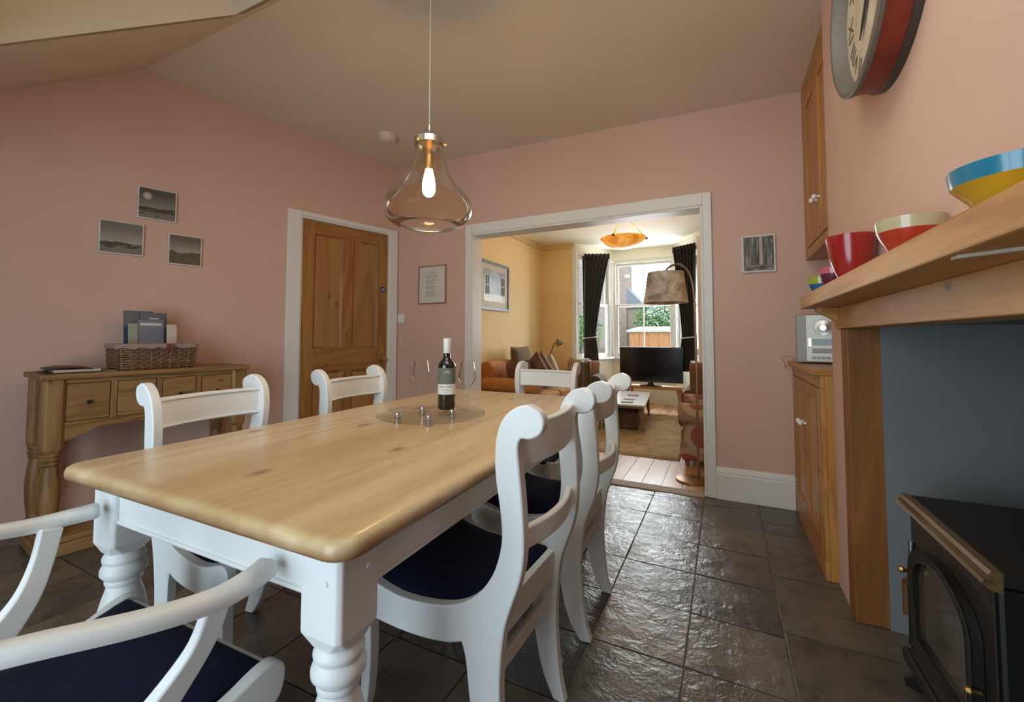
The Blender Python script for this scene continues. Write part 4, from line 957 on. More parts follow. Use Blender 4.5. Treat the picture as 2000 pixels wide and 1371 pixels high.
cb('stile', 3.235, YB-0.004, XL-0.018, XL, 0.085, 0.865, M['pine_z'], lc)
cb('stile', 2.405, 2.46, XL-0.018, XL, 0.085, 0.865, M['pine_z'], lc)
cb('worktop', 2.405, YB-0.002, 0.368, 1.29, 0.925, 0.952, M['pine_x'], lc, 0.006)
cupboard_door(lc, 2.850, 3.233, 0.088, 0.862, XL-0.0005, 2.885, 0.635); cupboard_door(lc, 2.463, 2.847, 0.088, 0.862, XL-0.0005, 2.812, 0.635)
uc = thing('wall_cupboard', 'tall pine alcove cupboard fixed up to the ceiling', 'cupboard', (0, 0, 0))
XU = 0.505
cb('carcass', 2.405, YB-0.002, XU, 1.29, 1.60, 2.72, M['pine_z'], uc)
cb('cornice', 2.405, YB-0.004, XU-0.018, XU, 2.60, 2.735, M['pine_x'], uc)
cb('stile', 3.225, YB-0.004, XU-0.018, XU, 1.60, 2.60, M['pine_z'], uc); cb('stile', 2.405, 2.455, XU-0.018, XU, 1.60, 2.60, M['pine_z'], uc)
cb('bottom_rail', 2.455, 3.225, XU-0.018, XU, 1.60, 1.66, M['pine_x'], uc)
cupboard_door(uc, 2.84, 3.223, 1.665, 2.597, XU-0.0005, 2.875, 1.875); cupboard_door(uc, 2.457, 2.838, 1.665, 2.597, XU-0.0005, 2.803, 1.875)
cb('back_board', 2.405, YB-0.003, 0.80, 0.82, 0.955, 1.60, M['pine_panel'], uc)
# stereo
se = thing('stereo', 'silver compact stereo with round dial on the base cupboard', 'stereo', (0.535, 3.05, 0.9525), math.radians(-14))
sil = plain('silver_plastic', (0.42, 0.39, 0.33), 0.35, 0.3); sild = plain('grey_silver_plastic', (0.28, 0.26, 0.23), 0.45, 0.2)
MB().box(-0.135, 0.135, -0.09, 0.12, 0.004, 0.285).build('body', sild, se, smooth=False, bevel=0.006)
fp = MB().box(-0.085, 0.072, -0.102, -0.088, 0.010, 0.280).build('front_panel', sil, se, smooth=False, bevel=0.003)
MB().box(0.078, 0.133, -0.098, -0.088, 0.010, 0.280).build('speaker_grille', sild, se, smooth=False, bevel=0.002)
MB().lathe([(0.0, -0.128), (0.016, -0.127), (0.019, -0.122), (0.019, -0.110), (0.030, -0.108), (0.044, -0.106), (0.048, -0.100)], 32, (0.0, 0, 0.205), 'y').build('dial', M['chrome'], se)
MB().box(-0.055, 0.045, -0.104, -0.1, 0.105, 0.142).build('display', plain('olive_lcd', (0.12, 0.12, 0.08), 0.2), se, smooth=False)
MB().box(-0.072, -0.060, -0.106, -0.1, 0.100, 0.145).build('bright_switch', M['chrome'], se, smooth=False)
MB().box(-0.055, 0.055, -0.104, -0.1, 0.060, 0.088).build('tape_door', sild, se, smooth=False, bevel=0.002)
for k in range(5): MB().box(-0.056+0.022*k, -0.040+0.022*k, -0.106, -0.1, 0.028, 0.040).build('button', sild, se, smooth=False, bevel=0.001)
MB().lathe([(0.0, -0.110), (0.010, -0.109), (0.010, -0.1)], 14, (0.055, 0, 0.042), 'y').build('volume_knob', grey, se)
wr = MB().tube(cr([(0.425, 3.20, 0.958), (0.39, 3.17, 0.975), (0.355, 3.19, 0.985), (0.335, 3.24, 0.965), (0.352, 3.28, 0.945), (0.36, 3.29, 0.90)], 5), 0.0017, 6).build('wire', plain('thin_grey_wire', (0.25, 0.18, 0.16), 0.5)); tag(wr, 'thin looping wire beside the stereo', 'wire')

# ================================================================== living room beyond the opening
LXl, LYr, LCz = -2.72, 6.60, 2.63
B = [(-2.14, 6.60), (-1.735, 7.45), (-0.690, 7.45), (-0.275, 6.60)]
lf = MB().box(-2.86, 1.2, YB+0.06, 7.6, -0.10, -0.022).build('floor_living_room', M['grout'], smooth=False); structure(lf, 'stripped floorboards of the living room')
pm = MB().box(-0.070, 0.070, 0, 4.10, -0.022, 0.0).mesh('floorboard', False); pm.materials.append(M['boards'])
for k in range(27):
    x = -2.66+0.1435*k
    if x > 1.0: break
    o = bpy.data.objects.new('floorboard', pm); COL.objects.link(o); o.parent = lf; o.location = (x, YB+0.066, random.uniform(-.0008, .0008))
th_ = MB().box(OX0+0.014, OX1-0.014, YB-0.055, YB+0.065, -0.02, 0.006).build('trim_3', M['greyboard'], smooth=False, bevel=0.004); structure(th_, 'grey wooden threshold board in the opening')
mb = MB().box(LXl-0.14, LXl, YB+TB, LYr+0.14, 0, 2.8); structure(mb.build('wall_living_left', M['yellow'], smooth=False), 'yellow living room wall behind the sofa')
mb = MB().box(LXl, B[0][0]-0.03, LYr, LYr+0.14, 0, 2.8).box(B[3][0]+0.03, 1.2, LYr, LYr+0.14, 0, 2.8); structure(mb.build('wall_living_back', M['yellow'], smooth=False), 'yellow walls either side of the bay')
mb = MB().box(1.05, 1.2, YB+TB, LYr+0.14, 0, 2.8); structure(mb.build('wall_living_right', M['yellow'], smooth=False), 'yellow right wall of the living room')
mb = MB().box(-2.86, 1.2, YB+TB, 7.7, LCz, LCz+0.12); structure(mb.build('ceiling_living_room', M['livceil'], smooth=False), 'pale cream living room ceiling')
for nm, b in (('wall_living_front', (-2.86, OX0-0.002, YB+TB, YB+TB+0.012, 0, LCz)), ('wall_living_front_right', (OX1+0.002, 1.05, YB+TB, YB+TB+0.012, 0, LCz)), ('wall_living_front_head', (OX0-0.002, OX1+0.002, YB+TB, YB+TB+0.012, OZ, LCz))):
    structure(MB().box(*b).build(nm, M['yellow'], smooth=False), 'yellow face of the wall above and beside the opening')
# cornice
cp = [(0, 0), (0.075, 0), (0.070, -0.016), (0.052, -0.024), (0.030, -0.050), (0.024, -0.070), (0.0, -0.080)]
mb = MB()
pathc = [(LXl, YB+TB+0.012), (LXl, LYr), (B[0][0]+0.0, LYr)]
rings = []
for (x, y), d in zip(pathc, ((1, 0), (1, -1), (0, -1))): rings.append([(x+d[0]*a, y+d[1]*a, LCz+b) for a, b in cp])
mb.loft(rings); structure(mb.build('trim_4', paint('cornice_cream', (0.72, 0.55, 0.30), 0.7, 0.02, 0.03, 40), smooth=False), 'moulded cornice of the living room')
rings = []
for (x, y), d in zip(((B[3][0], LYr), (1.05, LYr)), ((0, -1), (0, -1))): rings.append([(x+d[0]*a, y+d[1]*a, LCz+b) for a, b in cp])
structure(MB().loft(rings).build('trim_5', M['livceil'], smooth=False), 'moulded cornice right of the bay')
# bay walls (below sill, above head), window frames between
ZS, ZH = 0.765, 2.45
def seg_obj(p, q, name, mb, mat, par=None, **kw):
    o = mb.build(name, mat, par, **kw); o.location = (p[0], p[1], 0); o.rotation_euler = (0, 0, math.atan2(q[1]-p[1], q[0]-p[0])); return o
bw_mats = (M['livceil'],)
for i in range(3):
    p, q = B[i], B[i+1]; l_ = math.dist(p, q)
    mb = MB().box(-0.04, l_+0.04, 0, 0.13, 0, ZS-0.03).box(-0.04, l_+0.04, 0, 0.13, ZH, 2.75)
    structure(seg_obj(p, q, 'wall_bay', mb, M['livceil'], smooth=False), ('cream wall under the left bay window', 'cream wall under the middle bay window', 'cream wall under the right bay window')[i])
    w = bpy.data.objects.new('window_%d' % (i+1), None); COL.objects.link(w); structure(w, ('left bay sash window', 'middle bay sash window', 'right bay sash window')[i])
    w.location = (p[0], p[1], 0); w.rotation_euler = (0, 0, math.atan2(q[1]-p[1], q[0]-p[0]))
    fr = 0.055
    def wp(nm, b, bev=0.004): return MB().box(*b).build(nm, M['white'], w, smooth=False, bevel=bev)
    wp('window_sill', (-0.03, l_+0.03, -0.07, 0.10, ZS-0.03, ZS))
    wp('jamb', (0, fr, 0.02, 0.12, ZS, ZH)); wp('jamb', (l_-fr, l_, 0.02, 0.12, ZS, ZH)); wp('head', (fr, l_-fr, 0.02, 0.12, ZH-fr, ZH))
    a0, a1, mz = fr, l_-fr, 1.66
    for z0, z1, y in ((ZS, mz+0.02, 0.035), (mz-0.02, ZH-fr, 0.075)):
        sa = wp('sash', (a0, a0+0.042, y, y+0.035, z0, z1)); 
        for b in ((a1-0.042, a1, y, y+0.035, z0, z1), (a0+0.042, a1-0.042, y, y+0.035, z0, z0+(0.07 if z0 == ZS else 0.04)), (a0+0.042, a1-0.042, y, y+0.035, z1-0.042, z1)): wp('sash', b)
        cols = 2 if i == 1 else 1
        wpan = (a1-a0-0.084)/cols
        for k in range(cols):
            xa = a0+0.042+k*wpan
            MB().box(xa+(0.006 if k else 0), xa+wpan-(0.006 if k < cols-1 else 0), y+0.015, y+0.019, z0+0.04, z1-0.042).build('pane', M['pane'], w, smooth=False)
        if cols == 2: wp('glazing_bar', ((a0+a1)/2-0.009, (a0+a1)/2+0.009, y+0.004, y+0.030, z0+0.04, z1-0.042), 0.002)
for x, y, s in ((B[0][0], B[0][1], -1), (B[3][0], B[3][1], 1)):
    structure(MB().box(x-0.045, x+0.03, y-0.02, y+0.14, 0, LCz-0.08).build('trim_6', M['white'], smooth=False, bevel=0.006), 'white painted corner post '+('left' if s < 0 else 'right')+' of the bay')

# ---- curtains
cur = fabric('charcoal_curtain', (0.028, 0.022, 0.019), (0.016, 0.013, 0.012), 0.85, 300, 0.2)
def curtain(lab, top0, top1, tie0, tie1, bot0, bot1, zt, ztie, zb):
    t = thing('curtain', lab, 'curtain', (0, 0, 0), 0, 'dark tied-back curtains in the bay')
    T0, T1, I0, I1, O0, O1 = [Vector((*p, 0)) for p in (top0, top1, tie0, tie1, bot0, bot1)]
    def fn(u, v):
        z = zb+(zt-zb)*v; kt = (z-ztie)/(zt-ztie)
        if kt >= 0: e = kt**1.25; a, b = I0.lerp(T0, e), I1.lerp(T1, e)
        else: e = min(1, (-kt)*(zt-ztie)/(ztie-zb)); e = e**0.6; a, b = I0.lerp(O0, e), I1.lerp(O1, e)
        p = a.lerp(b, u); d = (b-a).normalized(); nn = Vector((-d.y, d.x, 0)); am = 0.030*(0.55+0.45*min(1, abs(kt)*2))
        p = p+nn*am*math.sin(2*PI*7*u+0.6*math.sin(3*v))+nn*(-0.01)
        return (p.x, p.y, z)
    mb = MB(); mb.grid(fn, 84, 24); mb.build('drape', cur, t, ang=80, solid=0.006)
    c = (I0+I1)/2; d = (I1-I0); l_ = d.length/2+0.02; d.normalize(); nn = Vector((-d.y, d.x, 0)); pts = []
    for k in range(25):
        a = 2*PI*k/24; p = c+d*l_*math.cos(a)+nn*0.055*math.sin(a); pts.append((p.x, p.y, ztie+0.012*math.cos(a)))
    MB().tube(pts, 0.010, 8, caps=False).build('tieback', fabric('cream_cord', (0.62, 0.55, 0.45)), t)
    mb = MB(); mb.grid(lambda u, v: (fn(u, 1)[0], fn(u, 1)[1]-0.004, zt-0.06+0.085*v), 84, 2); mb.build('heading', cur, t, ang=80, solid=0.012)
    return t
curtain('dark charcoal curtain tied back left of the television', (-2.07, 6.80), (-1.665, 6.98), (-2.055, 6.80), (-1.87, 6.86), (-2.05, 6.80), (-1.82, 6.88), 2.46, 1.10, 0.57)
curtain('dark charcoal curtain tied back right of the television', (-0.68, 6.98), (-0.335, 6.76), (-0.555, 6.86), (-0.372, 6.76), (-0.60, 6.88), (-0.365, 6.76), 2.47, 1.10, 0.60)

# ---- rug
rgm = N('beige_shag'); v_ = rgm.coord(); f_ = rgm.noise(v_, 60, 4, 0.7); rgm.col(rgm.ramp(rgm.math('ADD', rgm.math('MULTIPLY', f_, 0.6), rgm.math('MULTIPLY', rgm.noise(v_, 7, 3), 0.4)), [(0.32, (0.36, 0.26, 0.13)), (0.5, (0.56, 0.43, 0.26)), (0.68, (0.70, 0.58, 0.40))])); rgm.bump(f_, 0.9, 0.02); rgm.p(0.95, spec=0.1)
mb = MB(); rr_ = random.Random(5)
mb.grid(lambda u, v: (-1.52+1.15*u+rr_.uniform(-.006, .006), 4.11+2.26*v+rr_.uniform(-.006, .006), (0.002 if min(u, v, 1-u, 1-v) < 1e-6 else 0.018+rr_.uniform(0, .010))), 70, 100)
rg = mb.build('rug', rgm.m); tag(rg, 'beige shaggy rug on the living room floorboards', 'rug')

# ---- coffee table
ct = thing('coffee_table', 'low coffee table with white top and tapered wooden legs on the rug', 'coffee table', (-1.135, 5.58, 0.029), math.radians(5.5))
wal = wood('teak_brown', (0.16, 0.065, 0.02), (0.28, 0.13, 0.045), (0.38, 0.19, 0.075), 'x', 1.5)
MB().box(-0.275, 0.275, -0.63, 0.63, 0.292, 0.312).build('top', plain('white_laminate', (0.78, 0.80, 0.84), 0.25), ct, smooth=False, bevel=0.004)
MB().box(-0.25, 0.25, -0.60, 0.60, 0.262, 0.292).build('frame', wal, ct, smooth=False)
for sx in (-1, 1):
    for sy in (-1, 1):
        mb = MB().loft([[(sx*0.23+a*0.012+sx*0.02, sy*0.52+b*0.012+sy*0.03, 0) for a, b in ((-1, -1), (1, -1), (1, 1), (-1, 1))], [(sx*0.23+a*0.024, sy*0.52+b*0.024, 0.265) for a, b in ((-1, -1), (1, -1), (1, 1), (-1, 1))]]); mb.build('leg', wal, ct, smooth=False)
for k, (lab, x, y, w, d, c) in enumerate((('dark book nearest on the coffee table', -1.03, 5.13, 0.14, 0.10, (0.05, 0.05, 0.05)), ('grey booklet in the middle of the coffee table', -1.05, 5.38, 0.13, 0.10, (0.22, 0.22, 0.24)), ('reddish booklet farthest on the coffee table', -1.07, 5.72, 0.13, 0.10, (0.24, 0.07, 0.06)))):
    t = thing('booklet', lab, 'book', (x, y, 0.3415), 0.2-0.1*k, 'booklets on the coffee table')
    MB().box(-w/2, w/2, -d/2, d/2, 0.0, 0.002).box(-w/2, w/2, -d/2, d/2, 0.014, 0.016).box(-w/2, -w/2+.002, -d/2, d/2, 0.002, 0.014).build('cover', plain('booklet_cover_%d' % k, c, 0.4), t, smooth=False)
    MB().box(-w/2+0.002, w/2-0.003, -d/2+0.002, d/2-0.002, 0.002, 0.014).build('pages', lab_white, t, smooth=False)
sb_ = thing('storage_basket', 'dark wicker storage box under the coffee table', 'basket', (-1.13, 5.30, 0.030), math.radians(5.5))
dw_ = wood('dark_wicker', (0.07, 0.03, 0.012), (0.14, 0.065, 0.03), (0.20, 0.10, 0.05), 'x', 5, 0.6, 12, 0, 0, 0.3)
mb = MB()
for k in range(9): mb.loft([[(sx*0.20, sy*0.17, 0.005+0.021*k) for sx, sy in ((-1, -1), (1, -1), (1, 1), (-1, 1))], [(sx*0.207, sy*0.177, 0.0155+0.021*k) for sx, sy in ((-1, -1), (1, -1), (1, 1), (-1, 1))], [(sx*0.20, sy*0.17, 0.026+0.021*k) for sx, sy in ((-1, -1), (1, -1), (1, 1), (-1, 1))]], caps=(k == 0))
mb.build('body', dw_, sb_, smooth=False); sb_.children[0]['kind'] = 'stuff'
def pillow(w, h, t, n=12, sag=0.0):
    def fn(sgn):
        def g(u, v):
            a, b = 2*u-1, 2*v-1; e = max(0, (1-abs(a)**2.6)*(1-abs(b)**2.6))**0.5
            k = 1-0.07*(1-abs(a))*(1 if abs(b) > .2 else 0)*abs(b)**3; k2 = 1-0.07*(1-abs(b))*abs(a)**3
            return (a*w/2*k2, sgn*t/2*e, b*h/2*k)
        return g
    mb = MB(); mb.grid(fn(-1), n, n); k = len(mb.f)
    mb.grid(fn(1), n, n); mb.f[k:] = [f[::-1] for f in mb.f[k:]]
    return mb
tx = pillow(0.34, 0.28, 0.09).build('folded_throw', fabric('lilac_grey_fleece', (0.24, 0.20, 0.24)), rot=(PI/2, 0, 0.1)); tx.location = (-1.13, 5.30, 0.205); tag(tx, 'lilac-grey folded throw in the storage box', 'throw')

# ---- television and stand
ts = thing('tv_stand', 'low wooden bench with splayed legs under the television', 'tv stand', (-0.93, 6.62, 0), math.radians(-3))
tan = wood('oak_veneer', (0.36, 0.15, 0.045), (0.50, 0.24, 0.08), (0.60, 0.32, 0.13), 'x', 1.5)
MB().box(-0.40, 0.40, -0.17, 0.17, 0.355, 0.385).build('top', tan, ts, smooth=False, bevel=0.004)
for sx in (-1, 1):
    for sy in (-1, 1):
        MB().loft([[(sx*0.385+a*0.012, sy*0.14+b*0.012, 0) for a, b in ((-1, -1), (1, -1), (1, 1), (-1, 1))], [(sx*0.35+a*0.02, sy*0.12+b*0.02, 0.356) for a, b in ((-1, -1), (1, -1), (1, 1), (-1, 1))]]).build('leg', tan, ts, smooth=False)
tv = thing('television', 'black flat screen television on the bench in the bay', 'television', (-0.985, 6.64, 0.3855), math.radians(-2))
MB().box(-0.455, 0.455, -0.012, 0.035, 0.052, 0.575).build('casing', M['black'], tv, smooth=False, bevel=0.004)
MB().box(-0.440, 0.440, -0.0135, -0.011, 0.072, 0.560).build('screen', M['screen'], tv, smooth=False)
MB().lathe([(0.0, 0.0), (0.16, 0.0), (0.155, 0.008), (0.05, 0.022), (0.028, 0.060), (0.0, 0.060)], 28).build('stand', M['black'], tv)
rb = MB().box(-0.455, 0.455, 0.0355, 0.045, 0.576, 0.582); 
cbl = MB().tube(cr([(-0.46, 6.75, 0.62), (-0.40, 6.72, 0.55), (-0.385, 6.68, 0.42), (-0.42, 6.62, 0.25), (-0.50, 6.6, 0.08)], 5), 0.005, 6).build('cable', M['black']); tag(cbl, 'black cable hanging beside the television', 'cable')
td = MB().lathe([(0.0, 0.0), (0.035, 0.0), (0.04, 0.01), (0.032, 0.05), (0.0, 0.055)], 14).build('skirting_box', M['plastic_white'])
bpy.data.objects.remove(td)

# ---- arc floor lamp
fl2 = thing('arc_floor_lamp', 'arched floor lamp with mottled drum shade beside the armchair', 'floor lamp', (-0.235, 3.60, 0))
MB().lathe([(0.0, 0.0), (0.115, 0.0), (0.118, 0.004), (0.115, 0.014), (0.0, 0.018)], 36).build('base', plain('bronze_base', (0.30, 0.16, 0.06), 0.35, 0.6), fl2)
pts = cr([(0.045, 0.0, 0.016), (0.045, 0.0, 0.60), (0.042, 0.0, 1.10), (0.035, 0.01, 1.42), (0.005, 0.03, 1.60), (-0.06, 0.07, 1.69), (-0.14, 0.12, 1.695), (-0.185, 0.14, 1.66), (-0.19, 0.142, 1.62)], 6)
MB().tube(pts, 0.0085, 10).build('pole', plain('bronze_pole', (0.28, 0.20, 0.13), 0.35, 0.8), fl2)
shm = N('mottled_shade'); f_ = shm.noise(shm.coord(), 7, 5, 0.65, 0.8); shm.col(shm.ramp(f_, [(0.38, (0.34, 0.25, 0.18)), (0.52, (0.58, 0.47, 0.37)), (0.68, (0.78, 0.70, 0.60))])); shm.p(0.8)
MB().lathe([(0.178, 1.390), (0.176, 1.396), (0.142, 1.640), (0.144, 1.644), (0.139, 1.642), (0.173, 1.396), (0.178, 1.390)], 40, (-0.19, 0.142, 0), caps=False).build('shade', shm.m, fl2, ang=50)
MB().lathe([(0.0, 1.46), (0.02, 1.462), (0.03, 1.48), (0.03, 1.50), (0.015, 1.54), (0.015, 1.62), (0.0, 1.622)], 16, (-0.19, 0.142, 0)).build('bulb', M['porcelain'], fl2)

# ---- upholstered seats
def seat(name, lab, cat, loc, rz, w, d, armm, seatm, backm, arm_h=0.54, back_h=0.80, legm=None, grp=None, seats=1):
    """faces local -y"""
    t = thing(name, lab, cat, loc, rz, grp)
    aw = 0.17
    MB().box(-w/2+aw*0.6, w/2-aw*0.6, -d/2+0.03, d/2-0.08, 0.12, 0.30).build('base', seatm, t, bevel=0.03, seg=3)
    for k in range(seats):
        cw = (w-2*aw)/seats; x0 = -w/2+aw+k*cw
        MB().box(x0+0.004, x0+cw-0.004, -d/2, d/2-0.22, 0.30, 0.44).build('seat_cushion', seatm, t, bevel=0.045, seg=4)
    # rolled back
    pr = cr([(d/2-0.24, 0.30), (d/2-0.22, 0.55), (d/2-0.20, back_h-0.08), (d/2-0.15, back_h), (d/2-0.05, back_h-0.01), (d/2, back_h-0.10), (d/2-0.03, back_h-0.2), (d/2-0.02, 0.4), (d/2-0.04, 0.12), (d/2-0.22, 0.12)], 3, True)
    MB().prism([(p.x, p.y) for p in pr], -w/2+aw*0.55, w/2-aw*0.55, 'x').build('back', backm, t, bevel=0.02, seg=3, ang=50)
    # scroll arms: profile in x-z, extruded along y
    for s in (-1, 1):
        pr = [(0.085, 0.065), (0.085, 0.30), (0.075, arm_h-0.10), (0.085, arm_h-0.02), (0.06, arm_h+0.045), (0.0, arm_h+0.06), (-0.06, arm_h+0.045), (-0.10, arm_h-0.01), (-0.095, arm_h-0.075), (-0.055, arm_h-0.11), (-0.045, arm_h-0.18), (-0.07, 0.28), (-0.08, 0.19), (-0.06, 0.065)]
        pts = [(-s*p.x*1.0+s*(w/2-0.10), p.y) for p in cr(pr, 3, True)]
        mb = MB().prism(pts if s > 0 else pts[::-1], -d/2+0.015, d/2-0.09, 'y'); nf = len(pts)
        for q in range(nf):   # shaped front: scroll proud, waist drawn in, foot swelling again
            x, y, z = mb.v[q]; dz = (z-(arm_h-0.17))/0.085; dl = (z-0.06)/0.08
            mb.v[q] = (x, y+0.065*math.exp(-dz*dz)+0.03*math.exp(-dl*dl), z)
        mb.build('arm', armm, t, bevel=0.012, seg=3, ang=50)
        for y in (-d/2+0.08, d/2-0.1):
            MB().lathe([(0.0, 0), (0.016, 0), (0.026, 0.10), (0.026, 0.125), (0, 0.125)], 12, (s*(w/2-0.10), y, 0)).build('foot', legm or wal, t)
    return t
circ = N('circle_pattern_fabric'); vo = circ.n('TexVoronoi'); circ.l(circ.coord('Object', (0.001, 3.6, 3.6), loc=(0, 0.35, 0.1)), vo.inputs['Vector']); vo.inputs['Scale'].default_value = 1.0; vo.inputs['Randomness'].default_value = 0.55
cc_ = circ.ramp(vo.outputs['Distance'], [(0.34, (0.30, 0.10, 0.075)), (0.37, (0.42, 0.31, 0.22)), (0.52, (0.42, 0.31, 0.22)), (0.54, (0.30, 0.19, 0.13))]); circ.col(cc_); circ.bump(circ.noise(circ.coord(), 300, 2), 0.3, 0.003); circ.p(0.9, spec=0.2)
brn = fabric('brown_chenille', (0.22, 0.105, 0.055), (0.15, 0.07, 0.038)); org = fabric('tan_suede', (0.52, 0.24, 0.075), (0.42, 0.18, 0.055)); mush = fabric('mushroom_chenille', (0.30, 0.19, 0.12), (0.22, 0.13, 0.085)); olv = fabric('olive_velvet', (0.10, 0.075, 0.035), (0.06, 0.045, 0.02))
seat('armchair', 'brown armchair with circle-patterned side beside the arc lamp', 'armchair', (0.08, 4.36, 0), -PI/2, 0.88, 0.92, circ.m, brn, brn, 0.47, 0.80)
seat('armchair', 'plain brown armchair farther back, facing the television', 'armchair', (-0.02, 5.40, 0), PI, 0.82, 0.84, brn, brn, brn, 0.47, 0.82)
seat('sofa', 'tan sofa with cushions along the yellow wall', 'sofa', (-2.28, 5.13, 0), PI/2, 1.44, 0.85, org, org, org, 0.56, 0.80, seats=2)
seat('bay_armchair', 'mushroom armchair with striped cushion in the corner of the bay', 'armchair', (-1.92, 6.215, 0), 0.10, 0.68, 0.66, olv, mush, mush, 0.50, 0.74)
def cushion(lab, loc, rot, w, h, mat, grp='cushions on the tan sofa'):
    o = pillow(w, h, 0.14).build('cushion', mat, rot=rot); o.location = loc; return tag(o, lab, 'cushion', grp)
cushion('rust red cushion at the near end of the tan sofa', (-2.26, 4.66, 0.64), (-0.25, 0.1, PI/2+0.95), 0.34, 0.34, fabric('rust_red_weave', (0.18, 0.055, 0.03)))
cushion('dark olive cushion beside the rust red one', (-2.24, 4.86, 0.64), (-0.25, 0.15, PI/2+0.95), 0.34, 0.34, fabric('dark_olive_weave', (0.10, 0.06, 0.03)))
cushion('brown patterned cushion in the middle of the tan sofa', (-2.15, 5.06, 0.68), (-0.28, 0.5, PI/2+0.9), 0.38, 0.38, fabric('brown_pattern_weave', (0.20, 0.12, 0.075), (0.10, 0.05, 0.03)))
cushion('mauve cushion right of the brown patterned one', (-2.15, 5.27, 0.68), (-0.3, 0.6, PI/2+0.8), 0.37, 0.37, fabric('mauve_weave', (0.25, 0.15, 0.13)))
cushion('cream cushion at the far end of the tan sofa', (-2.13, 5.50, 0.67), (-0.3, 0.3, PI/2+0.7), 0.37, 0.37, fabric('cream_weave', (0.52, 0.42, 0.30)))
cushion('long olive cushion leaning on the sofa back', (-2.49, 5.30, 0.82), (-0.12, 0, PI/2), 0.58, 0.32, fabric('olive_bolster', (0.17, 0.115, 0.06)))
stp = N('striped_ticking'); wv_ = stp.n('TexWave'); stp.l(stp.coord('Object', (1, 1, 1)), wv_.inputs['Vector']); wv_.inputs['Scale'].default_value = 9; stp.col(stp.ramp(wv_.outputs['Fac'], [(0.4, (0.20, 0.12, 0.07)), (0.6, (0.45, 0.33, 0.21))])); stp.p(0.9)
cushion('striped tan cushion on the bay armchair', (-1.93, 6.16, 0.62), (-0.3, 0.1, 0.15), 0.36, 0.34, stp.m, 'bay armchair cushion')
ft = thing('footstool', 'low brown footstool with folded throws before the sofa arm', 'footstool', (-2.20, 4.12, 0))
MB().box(-0.24, 0.24, -0.16, 0.16, 0.10, 0.36).build('body', brn, ft, bevel=0.03, seg=3)
for sx in (-1, 1):
    for sy in (-1, 1): MB().lathe([(0.0, 0), (0.014, 0), (0.022, 0.105), (0, 0.105)], 10, (sx*0.19, sy*0.12, 0)).build('leg', wal, ft)
for k, (z, w, c, lb) in enumerate(((0.362, 0.44, (0.28, 0.14, 0.07), 'lower folded tan throw on the footstool'), (0.427, 0.36, (0.24, 0.12, 0.065), 'upper folded brown throw on the footstool'))):
    o = MB().box(-w/2, w/2, -0.14, 0.14, 0.0, 0.062).build('folded_throw', fabric('throw_%d' % k, c), bevel=0.028, seg=4); o.location = (-2.20-0.02*k, 4.12, z); tag(o, lb, 'throw', 'folded throws on the footstool')
# olive drum beside the end chair, towards the bay
dp = thing('drum_stool', 'dark olive drum-shaped stool with pale rim beyond the far chair', 'stool', (-1.375, 4.55, 0.028))
olg = plain('olive_leather', (0.085, 0.062, 0.022), 0.35)
MB().lathe([(0.0, 0.0), (0.066, 0.0), (0.070, 0.02), (0.072, 0.60), (0.068, 0.80), (0.0, 0.805)], 28).build('drum', olg, dp)
for z in (0.02, 0.803): MB().lathe([(0.066, z), (0.074, z+0.004), (0.074, z+0.022), (0.064, z+0.026)], 28, caps=False).build('rim', plain('pale_metal_rim', (0.62, 0.58, 0.48), 0.25, 0.8), dp)

# side table and task lamp in the corner
stb = thing('side_table', 'small wooden side table in the corner behind the sofa', 'side table', (-2.46, 6.38, 0))
MB().lathe([(0.0, 0.56), (0.17, 0.56), (0.175, 0.57), (0.17, 0.582), (0.0, 0.582)], 28).build('top', wal, stb)
MB().lathe([(0.0, 0), (0.11, 0.0), (0.10, 0.02), (0.02, 0.05), (0.018, 0.56)], 20).build('pedestal', wal, stb)
tl = thing('task_lamp', 'small bronze task lamp behind the sofa cushions', 'lamp', (-2.46, 6.38, 0.5825))
gm_ = plain('grey_bronze', (0.13, 0.09, 0.055), 0.4, 0.6)
MB().lathe([(0.0, 0), (0.07, 0), (0.068, 0.012), (0.0, 0.018)], 24).build('base', gm_, tl)
MB().tube([(0, 0, 0.01), (-0.04, 0, 0.22), (0.045, 0, 0.42), (0.10, 0, 0.46)], 0.008, 8).build('arm', gm_, tl)
MB().lathe([(0.015, 0.06), (0.03, 0.04), (0.065, -0.04), (0.062, -0.04), (0.026, 0.038)], 20, caps=False, M=Matrix.Translation((0.12, 0, 0.44)) @ Matrix.Rotation(-0.5, 4, 'Y')).build('shade', plain('olive_grey_shade', (0.20, 0.17, 0.11), 0.5), tl)

# picture on the living room wall
lpic = thing('framed_painting', 'large dark-framed street painting on the yellow living room wall', 'picture', (LXl, 4.935, 1.775), PI/2)
frame_sides(lpic, 0.815, 0.635, 0.035, 0.028, plain('slate_grey_frame', (0.10, 0.085, 0.075), 0.4))
MB().box(-0.375, 0.375, -0.014, -0.002, -0.285, 0.285).build('mount', plain('cream_mount', (0.72, 0.66, 0.54), 0.7), lpic, smooth=False)
def street():
    def fn(n):
        tc = n.coord('Generated'); sp = n.n('SeparateXYZ'); n.l(tc, sp.inputs[0]); x, z = sp.outputs[0], sp.outputs[2]
        c = n.ramp(n.noise(n.coord('Generated', (3, 1, 2)), 3, 5, 0.7, 0.8), [(0.35, (0.05, 0.055, 0.06)), (0.52, (0.15, 0.14, 0.13)), (0.7, (0.33, 0.29, 0.23))])
        gr = n.math('LESS_THAN', n.math('ADD', z, n.math('MULTIPLY', n.noise(tc, 4, 3), 0.2)), 0.33)
        c = n.mix(gr, c, n.ramp(n.noise(tc, 6, 3), [(0.3, (0.42, 0.30, 0.12)), (0.7, (0.58, 0.50, 0.36))]))
        n.col(c)
    return print_mat('street_painting', fn)
